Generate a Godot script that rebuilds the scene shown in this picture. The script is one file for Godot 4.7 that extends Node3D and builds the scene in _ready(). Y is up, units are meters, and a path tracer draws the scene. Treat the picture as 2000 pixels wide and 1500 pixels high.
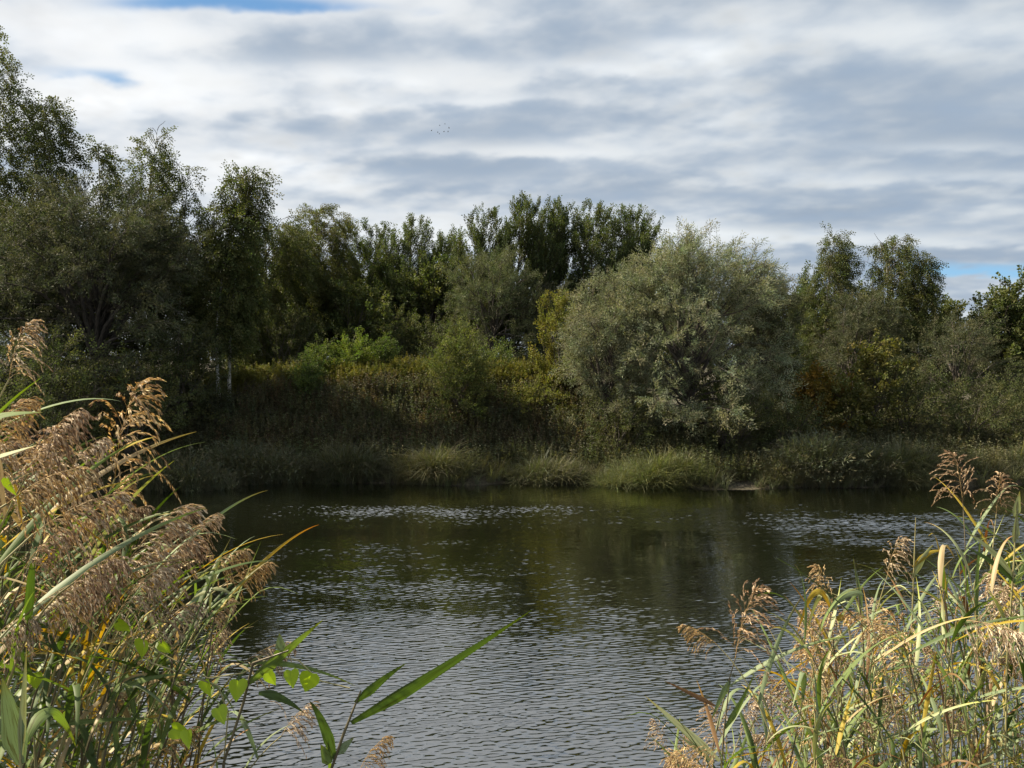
extends Node3D
# A reed-fringed pond under broken cloud, a wooded bank beyond it. y = 0 is the water.

const EYE := 4.4          # height of the camera above the water
const FOC := 1504.0       # focal length in pixels of the 2000 x 1500 photograph
const HORIZON := 715.0    # row of the horizon in the photograph

var rng := RandomNumberGenerator.new()
var M := {}
var used := {}
var sprays := {}
var plumes: Array = []
var blades: Array = []
var n_low := FastNoiseLite.new()
var n_mid := FastNoiseLite.new()


# ---------------------------------------------------------------- small helpers
func wx(px: float, d: float) -> float:
	return (px - 1000.0) / FOC * d

func wy(py: float, d: float) -> float:
	return EYE + (HORIZON - py) / FOC * d

func rr(a: float, b: float) -> float:
	return rng.randf_range(a, b)

func lin(r: float, g: float, b: float) -> Color:
	return Color(r, g, b).linear_to_srgb()

func numbered(called: String) -> String:
	if not used.has(called):
		used[called] = 0
		return called
	used[called] += 1
	return "%s_%03d" % [called, used[called]]

func tag(o: Node, label: String, category: String, group := "", kind := "") -> Node:
	if label: o.set_meta("label", label)
	if category: o.set_meta("category", category)
	if group: o.set_meta("group", group)
	if kind: o.set_meta("kind", kind)
	return o

func thing(called: String, at: Vector3, label: String, category: String, group := "") -> Node3D:
	var o := Node3D.new()
	o.name = numbered(called)
	o.position = at
	add_child(o)
	tag(o, label, category, group)
	return o

func part(parent: Node, called: String, mesh: Mesh, mat: Material, t := Transform3D()) -> MeshInstance3D:
	var o := MeshInstance3D.new()
	o.mesh = mesh
	o.material_override = mat
	o.transform = t
	o.name = called if parent != self else numbered(called)
	parent.add_child(o, true)
	return o

func multi(parent: Node, called: String, mesh: Mesh, mat: Material, tr: Array[Transform3D], cols: PackedColorArray) -> MultiMeshInstance3D:
	var mm := MultiMesh.new()
	mm.transform_format = MultiMesh.TRANSFORM_3D
	mm.use_colors = true
	mm.mesh = mesh
	mm.instance_count = tr.size()
	var buf := PackedFloat32Array()
	buf.resize(tr.size() * 16)
	var k := 0
	for i in tr.size():
		var b := tr[i].basis
		var o := tr[i].origin
		buf[k] = b.x.x; buf[k + 1] = b.y.x; buf[k + 2] = b.z.x; buf[k + 3] = o.x
		buf[k + 4] = b.x.y; buf[k + 5] = b.y.y; buf[k + 6] = b.z.y; buf[k + 7] = o.y
		buf[k + 8] = b.x.z; buf[k + 9] = b.y.z; buf[k + 10] = b.z.z; buf[k + 11] = o.z
		var c := cols[i]
		buf[k + 12] = c.r; buf[k + 13] = c.g; buf[k + 14] = c.b; buf[k + 15] = 1.0
		k += 16
	mm.buffer = buf
	var o := MultiMeshInstance3D.new()
	o.multimesh = mm
	o.material_override = mat
	o.name = called if parent != self else numbered(called)
	parent.add_child(o, true)
	return o

func frame(dir: Vector3, roll: float) -> Basis:   # y along dir
	var y := dir.normalized()
	var h := Vector3.RIGHT if absf(y.x) < 0.8 else Vector3.BACK
	var x := y.cross(h).normalized()
	var z := x.cross(y)
	return Basis(x, y, z).rotated(y, roll)

func sphere_dir() -> Vector3:
	var y := rr(-1, 1)
	var a := rr(0, TAU)
	var r := sqrt(1.0 - y * y)
	return Vector3(r * cos(a), y, r * sin(a))


class Sheet:   # collects triangles for one ArrayMesh
	var v := PackedVector3Array()
	var n := PackedVector3Array()
	var c := PackedColorArray()
	var uv := PackedVector2Array()
	var ix := PackedInt32Array()

	func vert(p: Vector3, nn: Vector3, col := Color.WHITE, t := Vector2.ZERO) -> int:
		v.append(p); n.append(nn); c.append(col); uv.append(t)
		return v.size() - 1

	func tri(a: Vector3, b: Vector3, d: Vector3, col: Color) -> void:
		var nn := (d - a).cross(b - a).normalized()
		var k := v.size()
		v.append(a); v.append(b); v.append(d)
		n.append(nn); n.append(nn); n.append(nn)
		c.append(col); c.append(col); c.append(col)
		uv.append(Vector2.ZERO); uv.append(Vector2(1, 0)); uv.append(Vector2(0, 1))
		ix.append(k); ix.append(k + 1); ix.append(k + 2)

	func quad(i: int, j: int, k: int, l: int) -> void:
		ix.append(i); ix.append(j); ix.append(k)
		ix.append(i); ix.append(k); ix.append(l)

	func tube(pts: PackedVector3Array, rad: PackedFloat32Array, sides: int, col := Color.WHITE) -> void:
		var prev := Vector3.ZERO
		var first := v.size()
		var run := 0.0
		for i in pts.size():
			var t := (pts[mini(i + 1, pts.size() - 1)] - pts[maxi(i - 1, 0)]).normalized()
			if t == Vector3.ZERO: t = Vector3.UP
			var x: Vector3
			if i == 0:
				x = t.cross(Vector3.RIGHT if absf(t.x) < 0.8 else Vector3.BACK).normalized()
			else:
				x = (prev - t * prev.dot(t)).normalized()
				run += (pts[i] - pts[i - 1]).length()
			prev = x
			var z := x.cross(t)
			for s in sides + 1:
				var a := TAU * s / sides
				var nn := x * cos(a) + z * sin(a)
				vert(pts[i] + nn * rad[i], nn, col, Vector2(float(s) / sides, run))
		for i in pts.size() - 1:
			for s in sides:
				var a := first + i * (sides + 1) + s
				quad(a, a + 1, a + sides + 2, a + sides + 1)

	func mesh() -> ArrayMesh:
		var arr := []
		arr.resize(Mesh.ARRAY_MAX)
		arr[Mesh.ARRAY_VERTEX] = v
		arr[Mesh.ARRAY_NORMAL] = n
		arr[Mesh.ARRAY_COLOR] = c
		arr[Mesh.ARRAY_TEX_UV] = uv
		arr[Mesh.ARRAY_INDEX] = ix
		var m := ArrayMesh.new()
		m.add_surface_from_arrays(Mesh.PRIMITIVE_TRIANGLES, arr)
		return m


# ---------------------------------------------------------------- sky
var sk1 := FastNoiseLite.new()
var sk2 := FastNoiseLite.new()
var sk3 := FastNoiseLite.new()
var sk4 := FastNoiseLite.new()
const SUN_TO := Vector3(-0.68, 0.70, -0.21)

func bump(x: float, y: float, cx: float, cy: float, sx: float, sy: float) -> float:
	var u := (x - cx) / sx
	var w := (y - cy) / sy
	return exp(-(u * u + w * w))

# clouds in view: where, how wide, how much thicker (+) or thinner (-); in rows and columns of the photograph
const CLOUDS := [[1100, 70, 150, 50, 0.42], [1650, 170, 330, 70, 0.30], [580, 98, 220, 30, 0.34], [590, 238, 150, 30, 0.42], [900, 245, 150, 30, 0.28], [1280, 250, 230, 32, 0.22],
	[900, 330, 230, 22, 0.34], [1420, 300, 240, 26, 0.24], [1380, 372, 170, 26, 0.34], [700, 395, 240, 26, 0.20], [1720, 255, 250, 40, 0.22], [1600, 420, 260, 22, 0.14],
	[1320, 98, 110, 22, -0.50], [1150, 140, 140, 22, -0.40], [330, 80, 240, 26, -0.34], [250, 190, 230, 45, -0.38], [720, 150, 230, 26, -0.36], [430, 320, 200, 34, -0.42], [1000, 200, 150, 12, -0.26],
	[1000, 298, 170, 13, -0.42], [1850, 298, 200, 16, -0.40], [1760, 352, 230, 15, -0.34], [1700, 472, 360, 20, -0.55], [1320, 452, 150, 10, -0.45], [700, 205, 170, 14, -0.25], [1700, 60, 200, 22, -0.18]]
const OPENINGS := [[470, 16, 340, 24, 1.35], [120, 146, 130, 20, 0.9], [1880, 524, 340, 22, 1.3], [1900, 580, 300, 28, -0.9], [1800, 478, 320, 20, -0.6]]

func sky_color(az: float, el: float) -> Color:
	# az, el in degrees; az 0 straight ahead, positive to the right
	var a := deg_to_rad(az)
	var e := deg_to_rad(maxf(el, 0.0))
	var d := Vector3(sin(a) * cos(e), sin(e), -cos(a) * cos(e))
	var k := 1.0 / (d.y + 0.15)
	var p := Vector2(d.x * k, d.z * k)
	# streets of cloud run a little across the view
	var q := Vector2(p.x * 0.97 + p.y * 0.24, -p.x * 0.24 + p.y * 0.97)
	var big := sk1.get_noise_2d(q.x * 30.0, q.y * 60.0)
	var mid := sk2.get_noise_2d(q.x * 85.0, q.y * 150.0)
	var fine := sk3.get_noise_2d(q.x * 330.0, q.y * 430.0)
	var cells := sk4.get_noise_2d(q.x * 330.0, q.y * 400.0) * smoothstep(-0.25, 0.25, sk1.get_noise_2d(q.x * 40.0 + 500.0, q.y * 60.0))
	var toward := clampf(d.dot(SUN_TO.normalized()), -1.0, 1.0)
	# thick cloud is grey, thin cloud near the sun is white
	var thick := 0.66 + 0.42 * big + 0.50 * mid + 0.50 * fine + 0.20 * cells - 0.48 * toward
	var gap := -0.55 * big - 0.45 * mid - 0.40 * fine - 0.50
	if absf(az) < 55.0 and el < 40.0:
		var px := 1000.0 + FOC * tan(a)
		var py := HORIZON - FOC * tan(e) / cos(a)
		var wx_ := px + 60.0 * mid + 40.0 * fine
		var wy_ := py + 16.0 * mid + 14.0 * fine
		for c in CLOUDS: thick += c[4] * bump(wx_, wy_, c[0], c[1], c[2], c[3])
		for c in OPENINGS: gap += c[4] * bump(wx_, wy_, c[0], c[1], c[2], c[3])
	thick -= 0.2 * smoothstep(28.0, 45.0, el)
	thick = 0.5 + 0.5 * tanh(2.1 * (thick - 0.5))
	var light := Color(0.74, 0.78, 0.80).lerp(Color(0.89, 0.90, 0.905), clampf(toward * 1.3, 0.0, 1.0))
	var grey := Color(0.285, 0.362, 0.465)
	var c := light.lerp(grey, clampf(thick, 0.0, 1.0))
	c = c * (1.0 + 0.20 * cells * (1.0 - thick) + 0.10 * fine)
	# openings to the blue
	gap = 0.9 * smoothstep(0.0, 0.95, gap)
	var blue := Color(0.30, 0.58, 0.82).lerp(Color(0.085, 0.27, 0.57), clampf(el / 26.0, 0.0, 1.0))
	c = c.lerp(blue, gap)
	c.a = 1.0
	return c

func make_sky() -> ImageTexture:
	sk1.seed = 11; sk1.frequency = 0.016; sk1.fractal_octaves = 4; sk1.fractal_gain = 0.45
	sk2.seed = 23; sk2.frequency = 0.012; sk2.fractal_octaves = 4; sk2.domain_warp_enabled = true; sk2.domain_warp_amplitude = 14.0; sk2.domain_warp_frequency = 0.012
	sk3.seed = 37; sk3.frequency = 0.012; sk3.fractal_octaves = 4; sk3.domain_warp_enabled = true; sk3.domain_warp_amplitude = 10.0; sk3.domain_warp_frequency = 0.02
	sk4.seed = 51; sk4.noise_type = FastNoiseLite.TYPE_SIMPLEX_SMOOTH; sk4.frequency = 0.02; sk4.fractal_octaves = 3
	var w := 1024
	var h := 512
	var im := Image.create_empty(w, h, false, Image.FORMAT_RGBAF)
	for y in h:
		var el := 90.0 - (y + 0.5) * 180.0 / h
		if el < -3.0:
			im.fill_rect(Rect2i(0, y, w, h - y), Color(0.30, 0.33, 0.34))
			break
		for x in w:
			im.set_pixel(x, y, sky_color((x + 0.5) * 360.0 / w - 180.0, el))
	im.resize(4096, 2048, Image.INTERPOLATE_CUBIC)
	# the same sky sampled more finely where its detail can be seen
	for y in range(680, 1040):
		var el := 90.0 - (y + 0.5) * 180.0 / 2048.0
		for x in range(1560, 2536):
			im.set_pixel(x, y, sky_color((x + 0.5) * 360.0 / 4096.0 - 180.0, el))
	return ImageTexture.create_from_image(im)


# ---------------------------------------------------------------- the lie of the land
func shore(x: float) -> float:   # distance of the far waterline from the camera
	var s := 28.7 - 1.0 * smoothstep(3.0, 7.0, x) + 0.35 * sin(x * 0.55) + 0.25 * sin(x * 1.3 + 1.0)
	s -= 0.55 * maxf(0.0, -11.5 - x)
	s += 0.25 * maxf(0.0, x - 15.0)
	return maxf(s, 18.0)

func plateau(x: float) -> float:
	return lerpf(3.7, 1.3, smoothstep(1.0, 9.0, x)) - 0.6 * smoothstep(-9.0, -14.0, x)

func ground_y(x: float, z: float) -> float:
	var d := -z
	var near := 2.8 - 2.8 * smoothstep(0.2, 1.0, clampf((d - 0.7) / 5.6, 0.0, 1.0) * 0.8 + 0.2) if d < 6.3 else 0.0
	if d < 5.6:
		return near + 0.05 * n_mid.get_noise_2d(x * 40.0, z * 40.0)
	var s := d - shore(x)
	if s < 0.0:
		return -minf(0.12 + 0.35 * -s, 1.2) if d > 12.0 else lerpf(near, -1.0, smoothstep(5.6, 9.0, d))
	var landing := exp(-pow((x - 8.2) / 1.0, 2.0))
	var h := lerpf(0.35, 0.16, landing) * smoothstep(0.0, lerpf(0.7, 1.6, landing), s) + (plateau(x) - 0.35) * smoothstep(1.2 + landing, 7.4, s)
	h += 0.014 * maxf(0.0, s - 8.0)
	return h + (0.22 * n_mid.get_noise_2d(x * 12.0, z * 12.0) + 0.3 * n_low.get_noise_2d(x * 6.0, z * 6.0)) * smoothstep(0.3, 3.0, s)

func build_ground() -> void:
	var xs := PackedFloat32Array()
	var zs := PackedFloat32Array()
	var x := -45.0
	for o in [-400.0, -200.0, -110.0, -70.0, -55.0]: xs.append(o)
	while x <= 45.0:
		xs.append(x)
		x += 0.35 if absf(x) < 26.0 else 1.0
	for o in [55.0, 70.0, 110.0, 200.0, 400.0]: xs.append(o)
	var d := -30.0
	while d < 320.0:
		zs.append(-d)
		d += 6.0 if d < -3.0 else 0.16 if d < 7.0 else 0.8 if d < 17.0 else 0.26 if d < 40.0 else 1.2 if d < 60.0 else 12.0 if d < 120.0 else 50.0
	var st := Sheet.new()
	for zz in zs:
		for xx in xs:
			var p := Vector3(xx, ground_y(xx, zz), zz)
			var e := 0.15
			var nn := Vector3(ground_y(xx - e, zz) - ground_y(xx + e, zz), 2.0 * e, ground_y(xx, zz - e) - ground_y(xx, zz + e)).normalized()
			st.vert(p, nn, Color.WHITE, Vector2(xx, zz))
	var w := xs.size()
	for j in zs.size() - 1:
		for i in w - 1:
			var a := j * w + i
			st.quad(a, a + w, a + w + 1, a + 1)
	var g := part(self, "ground", st.mesh(), M.soil)
	tag(g, "", "", "", "structure")


# ---------------------------------------------------------------- water
func gust(x: float, d: float) -> float:
	var g := 0.30 + 0.34 * n_low.get_noise_2d(x * 5.0 + 100.0, d * 16.0)
	g += 0.75 * smoothstep(15.0, 8.0, d)
	g *= lerpf(0.32, 1.0, smoothstep(0.0, 3.2, shore(x) - d + 0.5 * n_mid.get_noise_2d(x * 9.0, d * 20.0)))
	var wob := 0.5 * n_mid.get_noise_2d(x * 8.0, d * 8.0)
	g += 1.7 * bump(x, d + wob, -0.9, 23.3, 5.4, 0.95) + 0.7 * bump(x, d + wob, 3.0, 21.6, 5.0, 0.8)
	g += 1.4 * bump(x, d + wob, 12.0, 21.4, 5.2, 1.6) + 0.5 * bump(x, d + wob, 9.5, 19.0, 3.4, 0.6)
	g *= 1.0 + 0.9 * n_mid.get_noise_2d(x * 22.0 + 40.0, d * 34.0) + 0.5 * n_low.get_noise_2d(x * 14.0, d * 30.0 + 70.0)
	return clampf(g, 0.05, 2.2)

func build_water() -> void:
	var wk := PackedFloat32Array()   # wave numbers, directions, slopes, phases
	rng.seed = 77
	for i in 24:
		var lam := 0.045 * pow(1.1, float(i)) * rr(0.93, 1.07)   # 0.055 m to 0.40 m
		var k := TAU / lam
		var a := deg_to_rad(10.0) + rng.randfn(0.0, 0.36)          # crests lie nearly across the view
		var slope := 0.062 * exp(-pow(log(lam / 0.085) / 0.62, 2.0)) + 0.009
		wk.append_array([k * sin(a), k * cos(a), slope, rr(0, TAU), slope / k])
	var ds := PackedFloat32Array()
	var d := 5.6
	while d < 33.0:
		ds.append(d)
		d += clampf(0.0018 * d - 0.001, 0.011, 0.06)
	var ts := PackedFloat32Array()   # x over distance
	for o in [-6.0, -3.0, -1.8, -1.2, -0.95]: ts.append(o)
	var t := -0.8
	while t < 0.8:
		ts.append(t)
		t += 0.0030
	for o in [0.95, 1.2, 1.8, 3.0, 6.0]: ts.append(o)
	var st := Sheet.new()
	var nw := wk.size() / 5
	var calm := Sheet.new()
	for dd in ds:
		for tt in ts:
			var x := tt * dd
			var z := -dd
			var g := gust(x, dd) if absf(tt) < 0.85 else 0.5
			var sx := 0.0
			var sz := 0.0
			var hh := 0.0
			for i in nw:
				var j := i * 5
				var ph := wk[j] * x + wk[j + 1] * z + wk[j + 3]
				var s := cos(ph) * wk[j + 2]
				var kk := sqrt(wk[j] * wk[j] + wk[j + 1] * wk[j + 1])
				sx += s * wk[j] / kk
				sz += s * wk[j + 1] / kk
				hh += sin(ph) * wk[j + 4]
			st.v.append(Vector3(x, hh * g, z))
			st.n.append(Vector3(-sx * g, 1.0, -sz * g).normalized())
			st.c.append(Color.WHITE)
			st.uv.append(Vector2(x, z))
	var w := ts.size()
	for j in ds.size() - 1:
		for i in w - 1:
			var a := j * w + i
			st.quad(a, a + w, a + w + 1, a + 1)
	var o := part(self, "water", st.mesh(), M.water)
	tag(o, "", "", "", "structure")


# ---------------------------------------------------------------- materials
func noise_tex(seed_: int, freq: float, ramp: Array, size := 512, octaves := 5) -> NoiseTexture2D:
	var f := FastNoiseLite.new()
	f.seed = seed_
	f.frequency = freq
	f.fractal_octaves = octaves
	var t := NoiseTexture2D.new()
	t.width = size
	t.height = size
	t.seamless = true
	t.noise = f
	var g := Gradient.new()
	g.offsets = PackedFloat32Array(ramp.map(func(r): return r[0]))
	g.colors = PackedColorArray(ramp.map(func(r): return r[1]))
	t.color_ramp = g
	return t

func leaf_mat(called: String, col: Color, rough := 0.55, through := Color(0.55, 0.62, 0.20), spec := 0.4) -> StandardMaterial3D:
	var m := StandardMaterial3D.new()
	m.resource_name = called
	m.albedo_color = col
	m.vertex_color_use_as_albedo = true
	m.roughness = rough
	m.metallic_specular = spec
	m.cull_mode = BaseMaterial3D.CULL_DISABLED
	m.backlight_enabled = true
	m.backlight = through.linear_to_srgb()
	M[called] = m
	return m

func bark_mat(called: String, a: Color, b: Color, sx: float, sy: float, seed_: int) -> void:
	var m := StandardMaterial3D.new()
	m.resource_name = called
	m.albedo_texture = noise_tex(seed_, 0.02, [[0.0, a], [0.30 if called == "birch_bark" else 0.42, a], [0.37 if called == "birch_bark" else 0.55, b], [1.0, b]], 256)
	m.uv1_scale = Vector3(sx, sy, 1)
	m.roughness = 0.9
	M[called] = m

func make_materials() -> void:
	# leaves: white here, their colours ride on the mesh and on each copy
	leaf_mat("tree_leaf", Color.WHITE, 0.6, Color(0.66, 0.74, 0.28), 0.28)
	leaf_mat("willow_leaf", Color.WHITE, 0.6, Color(0.52, 0.56, 0.28), 0.3)
	leaf_mat("weed_leaf", Color.WHITE, 0.6, Color(0.6, 0.66, 0.25))
	leaf_mat("plume_straw", Color.WHITE, 0.6, Color(0.5, 0.40, 0.24), 0.4)
	leaf_mat("plume_gold", lin(1.0, 0.92, 0.70), 0.6, Color(0.5, 0.40, 0.2), 0.4)
	leaf_mat("plume_brown", lin(0.82, 0.75, 0.68), 0.65, Color(0.4, 0.30, 0.2), 0.35)
	bark_mat("birch_bark", lin(0.03, 0.028, 0.025), lin(0.50, 0.48, 0.45), 1.0, 0.9, 5)
	bark_mat("grey_bark", lin(0.035, 0.03, 0.025), lin(0.085, 0.072, 0.058), 3.0, 0.8, 6)
	# streaked reed leaf in several autumn states
	var vein := noise_tex(9, 0.05, [[0.0, lin(0.40, 0.26, 0.14)], [0.24, lin(0.55, 0.46, 0.34)], [0.36, lin(0.78, 0.78, 0.74)], [0.6, lin(0.92, 0.92, 0.9)], [1.0, lin(1, 1, 1)]], 256, 5)
	for e in [["reed_green", lin(0.17, 0.235, 0.085), Color(0.62, 0.72, 0.13)], ["reed_glaucous", lin(0.21, 0.27, 0.155), Color(0.5, 0.58, 0.2)], ["reed_pale", lin(0.36, 0.40, 0.225), Color(0.5, 0.5, 0.22)],
			["reed_yellow", lin(0.42, 0.33, 0.05), Color(0.8, 0.62, 0.08)], ["reed_straw", lin(0.42, 0.34, 0.20), Color(0.5, 0.42, 0.24)], ["reed_rust", lin(0.20, 0.12, 0.055), Color(0.5, 0.28, 0.1)], ["reed_deep", lin(0.085, 0.13, 0.045), Color(0.5, 0.62, 0.12)]]:
		var m := leaf_mat(e[0], e[1], 0.52, e[2], 0.36)
		m.albedo_texture = vein
		m.uv1_scale = Vector3(1.0, 0.35, 1.0)
	leaf_mat("bindweed_leaf", lin(0.36, 0.50, 0.05), 0.5, Color(0.95, 1.0, 0.12))
	var stem := StandardMaterial3D.new()
	stem.resource_name = "reed_stem"
	stem.albedo_texture = noise_tex(12, 0.03, [[0.0, lin(0.12, 0.10, 0.05)], [0.5, lin(0.27, 0.25, 0.11)], [1.0, lin(0.42, 0.36, 0.18)]], 256, 3)
	stem.uv1_scale = Vector3(0.3, 0.7, 1.0)
	stem.roughness = 0.45
	M.stem = stem
	var dark_stem := stem.duplicate()
	dark_stem.albedo_texture = noise_tex(13, 0.03, [[0.0, lin(0.05, 0.04, 0.03)], [0.5, lin(0.10, 0.085, 0.05)], [1.0, lin(0.20, 0.17, 0.09)]], 256, 3)
	M.dark_stem = dark_stem
	var soil := StandardMaterial3D.new()
	soil.resource_name = "soil"
	soil.albedo_texture = noise_tex(21, 0.03, [[0.0, lin(0.018, 0.015, 0.010)], [0.45, lin(0.045, 0.036, 0.022)], [0.6, lin(0.06, 0.055, 0.03)], [1.0, lin(0.12, 0.095, 0.055)]], 512, 6)
	soil.uv1_triplanar = true
	soil.uv1_world_triplanar = true
	soil.uv1_scale = Vector3.ONE * 0.6
	soil.roughness = 0.95
	M.soil = soil
	var stones := soil.duplicate()
	stones.albedo_texture = noise_tex(22, 0.06, [[0.0, lin(0.025, 0.021, 0.016)], [0.5, lin(0.06, 0.052, 0.038)], [1.0, lin(0.14, 0.12, 0.09)]], 256, 4)
	M.stones = stones
	var water := StandardMaterial3D.new()
	water.resource_name = "water"
	water.albedo_color = lin(0.0040, 0.0048, 0.0022)
	water.roughness = 0.04
	water.metallic_specular = 0.7
	water.refraction_enabled = true   # opaque: the water is murky
	water.refraction_scale = 0.115
	water.clearcoat_enabled = true
	water.clearcoat = 1.0
	water.clearcoat_roughness = 0.03
	M.water = water


# ---------------------------------------------------------------- foliage pieces
func leaf(st: Sheet, at: Vector3, dir: Vector3, side: Vector3, l: float, w: float, col: Color) -> void:
	# two facets folded along the midrib
	var mid := at + dir * l * 0.45
	var up := side.cross(dir).normalized() * w * 0.22
	var tip := at + dir * l - up * 0.6
	st.tri(at, mid + side * w * 0.5 + up, tip, col)
	st.tri(at, tip, mid - side * w * 0.5 + up, col)

func make_spray(kind: String, seed_: int) -> ArrayMesh:   # a twig about half a metre long, y along it
	rng.seed = seed_
	var st := Sheet.new()
	var n := 20
	var ll := 0.085
	var lw := 0.055
	var spread := 0.9
	var length := 0.5
	if kind == "willow": n = 28; ll = 0.115; lw = 0.028; spread = 0.75; length = 0.42
	elif kind == "birch": n = 30; ll = 0.088; lw = 0.062; spread = 0.7; length = 0.70
	elif kind == "poplar": n = 22; ll = 0.09; lw = 0.075; spread = 0.8; length = 0.5
	elif kind == "maple": n = 15; ll = 0.15; lw = 0.14; spread = 1.1; length = 0.5
	var bend := Vector3(rr(-0.15, 0.15), 0, rr(-0.15, 0.15))
	st.tube(PackedVector3Array([Vector3.ZERO, bend * 0.4 * length + Vector3.UP * length * 0.5, bend * length + Vector3.UP * length]), PackedFloat32Array([0.007, 0.005, 0.002]), 3, Color(0.06, 0.05, 0.035))
	for i in n:
		var t := (i + rr(0.2, 0.8)) / n
		var at := bend * t * length + Vector3.UP * length * t
		var a := i * 2.4 + rr(-0.5, 0.5)
		var out := Vector3(cos(a), 0, sin(a))
		at += out * rr(0.0, 0.10)
		var dir := (out * spread * rr(0.6, 1.3) + Vector3.UP * rr(0.2, 0.9) + sphere_dir() * 0.3).normalized()
		var side := dir.cross(sphere_dir()).normalized()
		var s := rr(0.75, 1.25)
		var shade := rr(0.75, 1.25)
		leaf(st, at, dir, side, ll * s, lw * s, Color(shade * rr(0.9, 1.1), shade, shade * rr(0.85, 1.1)))
	return st.mesh()

func make_grass(seed_: int, n: int, h: float, w: float, lean: float, plume: bool) -> ArrayMesh:   # a tuft of blades about h tall
	rng.seed = seed_
	var st := Sheet.new()
	for i in n:
		var a := rr(0, TAU)
		var out := Vector3(cos(a), 0, sin(a))
		var at := out * rr(0.0, 0.22)
		var hh := h * rr(0.55, 1.1)
		var bend := lean * rr(0.2, 1.3)
		var side := Vector3(-out.z, 0, out.x).rotated(Vector3.UP, rr(-0.9, 0.9))
		var shade := rr(0.7, 1.3)
		var col := Color(shade * rr(0.9, 1.15), shade, shade * rr(0.8, 1.1))
		var p: Array[Vector3] = []
		for k in 4:
			var t := k / 3.0
			p.append(at + Vector3.UP * hh * (t - 0.35 * bend * t * t * t) + out * hh * bend * t * t)
		var ws := [w, w * 0.9, w * 0.6]
		for k in 2:
			st.tri(p[k] - side * ws[k] * 0.5, p[k + 1] + side * ws[k + 1] * 0.5, p[k] + side * ws[k] * 0.5, col)
			st.tri(p[k] - side * ws[k] * 0.5, p[k + 1] - side * ws[k + 1] * 0.5, p[k + 1] + side * ws[k + 1] * 0.5, col)
		st.tri(p[2] - side * ws[2] * 0.5, p[3], p[2] + side * ws[2] * 0.5, col)
		if plume and i % 4 == 0:
			for k in 5:
				var dd := (out * 0.6 + Vector3.UP * rr(-0.4, 0.7) + sphere_dir() * 0.4).normalized()
				leaf(st, p[3] - (p[3] - p[2]) * 0.25 * k * 0.4, dd, dd.cross(sphere_dir()).normalized(), 0.16, 0.035, Color(1.9, 1.5, 1.3))
	return st.mesh()

func make_weed(seed_: int, h: float, flower: bool) -> ArrayMesh:   # an upright leafy stem, some with a flowering top
	rng.seed = seed_
	var st := Sheet.new()
	for s in 5:
		var a := rr(0, TAU)
		var base := Vector3(cos(a), 0, sin(a)) * rr(0.0, 0.2)
		var top := base * 1.8 + Vector3(rr(-0.1, 0.1), h * rr(0.75, 1.1), rr(-0.1, 0.1))
		st.tube(PackedVector3Array([base, (base + top) * 0.5, top]), PackedFloat32Array([0.006, 0.005, 0.003]), 3, Color(0.6, 0.5, 0.4))
		for i in 16:
			var t := rr(0.12, 1.0)
			var b := rr(0, TAU)
			var dir := Vector3(cos(b), rr(0.0, 0.8), sin(b)).normalized()
			var sh := rr(0.7, 1.3)
			leaf(st, base.lerp(top, t), dir, dir.cross(sphere_dir()).normalized(), 0.13 * (1.25 - 0.6 * t), 0.035, Color(sh, sh, sh))
		if flower:
			for i in 14:
				var b := rr(0, TAU)
				var t := rr(0.84, 1.0)
				var dir := Vector3(cos(b), rr(0.0, 0.5), sin(b)).normalized()
				leaf(st, base.lerp(top, t), dir, dir.cross(Vector3.UP).normalized(), 0.12 * (1.35 - t), 0.045, Color(2.6, 2.0, 0.7))
	return st.mesh()


# ---------------------------------------------------------------- trees
func bez(a: Vector3, b: Vector3, c: Vector3, t: float) -> Vector3:
	return a.lerp(b, t).lerp(b.lerp(c, t), t)

var lean_px := 0.0   # how far the next tree's top stands to the right of its foot
var window := 0.0    # half width of an opening in the front of the next crown

func profile(kind: String, t: float) -> float:
	match kind:
		"birch": return pow(maxf(0.0, 1.0 - pow(absf(t - 0.45) / 0.60, 2.6)), 0.6) * 0.80 + 0.20
		"poplar": return pow(maxf(0.0, 1.0 - pow(absf(t - 0.40) / 0.62, 2.3)), 0.65) * 0.88 + 0.12
		"willow": return sqrt(maxf(0.0, 1.0 - pow(absf(t - 0.38) / 0.64, 2.2)))
		"maple": return sqrt(maxf(0.02, 1.0 - pow(absf(t - 0.35) / 0.66, 2.0)))
	return sqrt(maxf(0.03, 1.0 - pow(absf(t - 0.3) / 0.72, 2.0)))   # shrub

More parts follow.
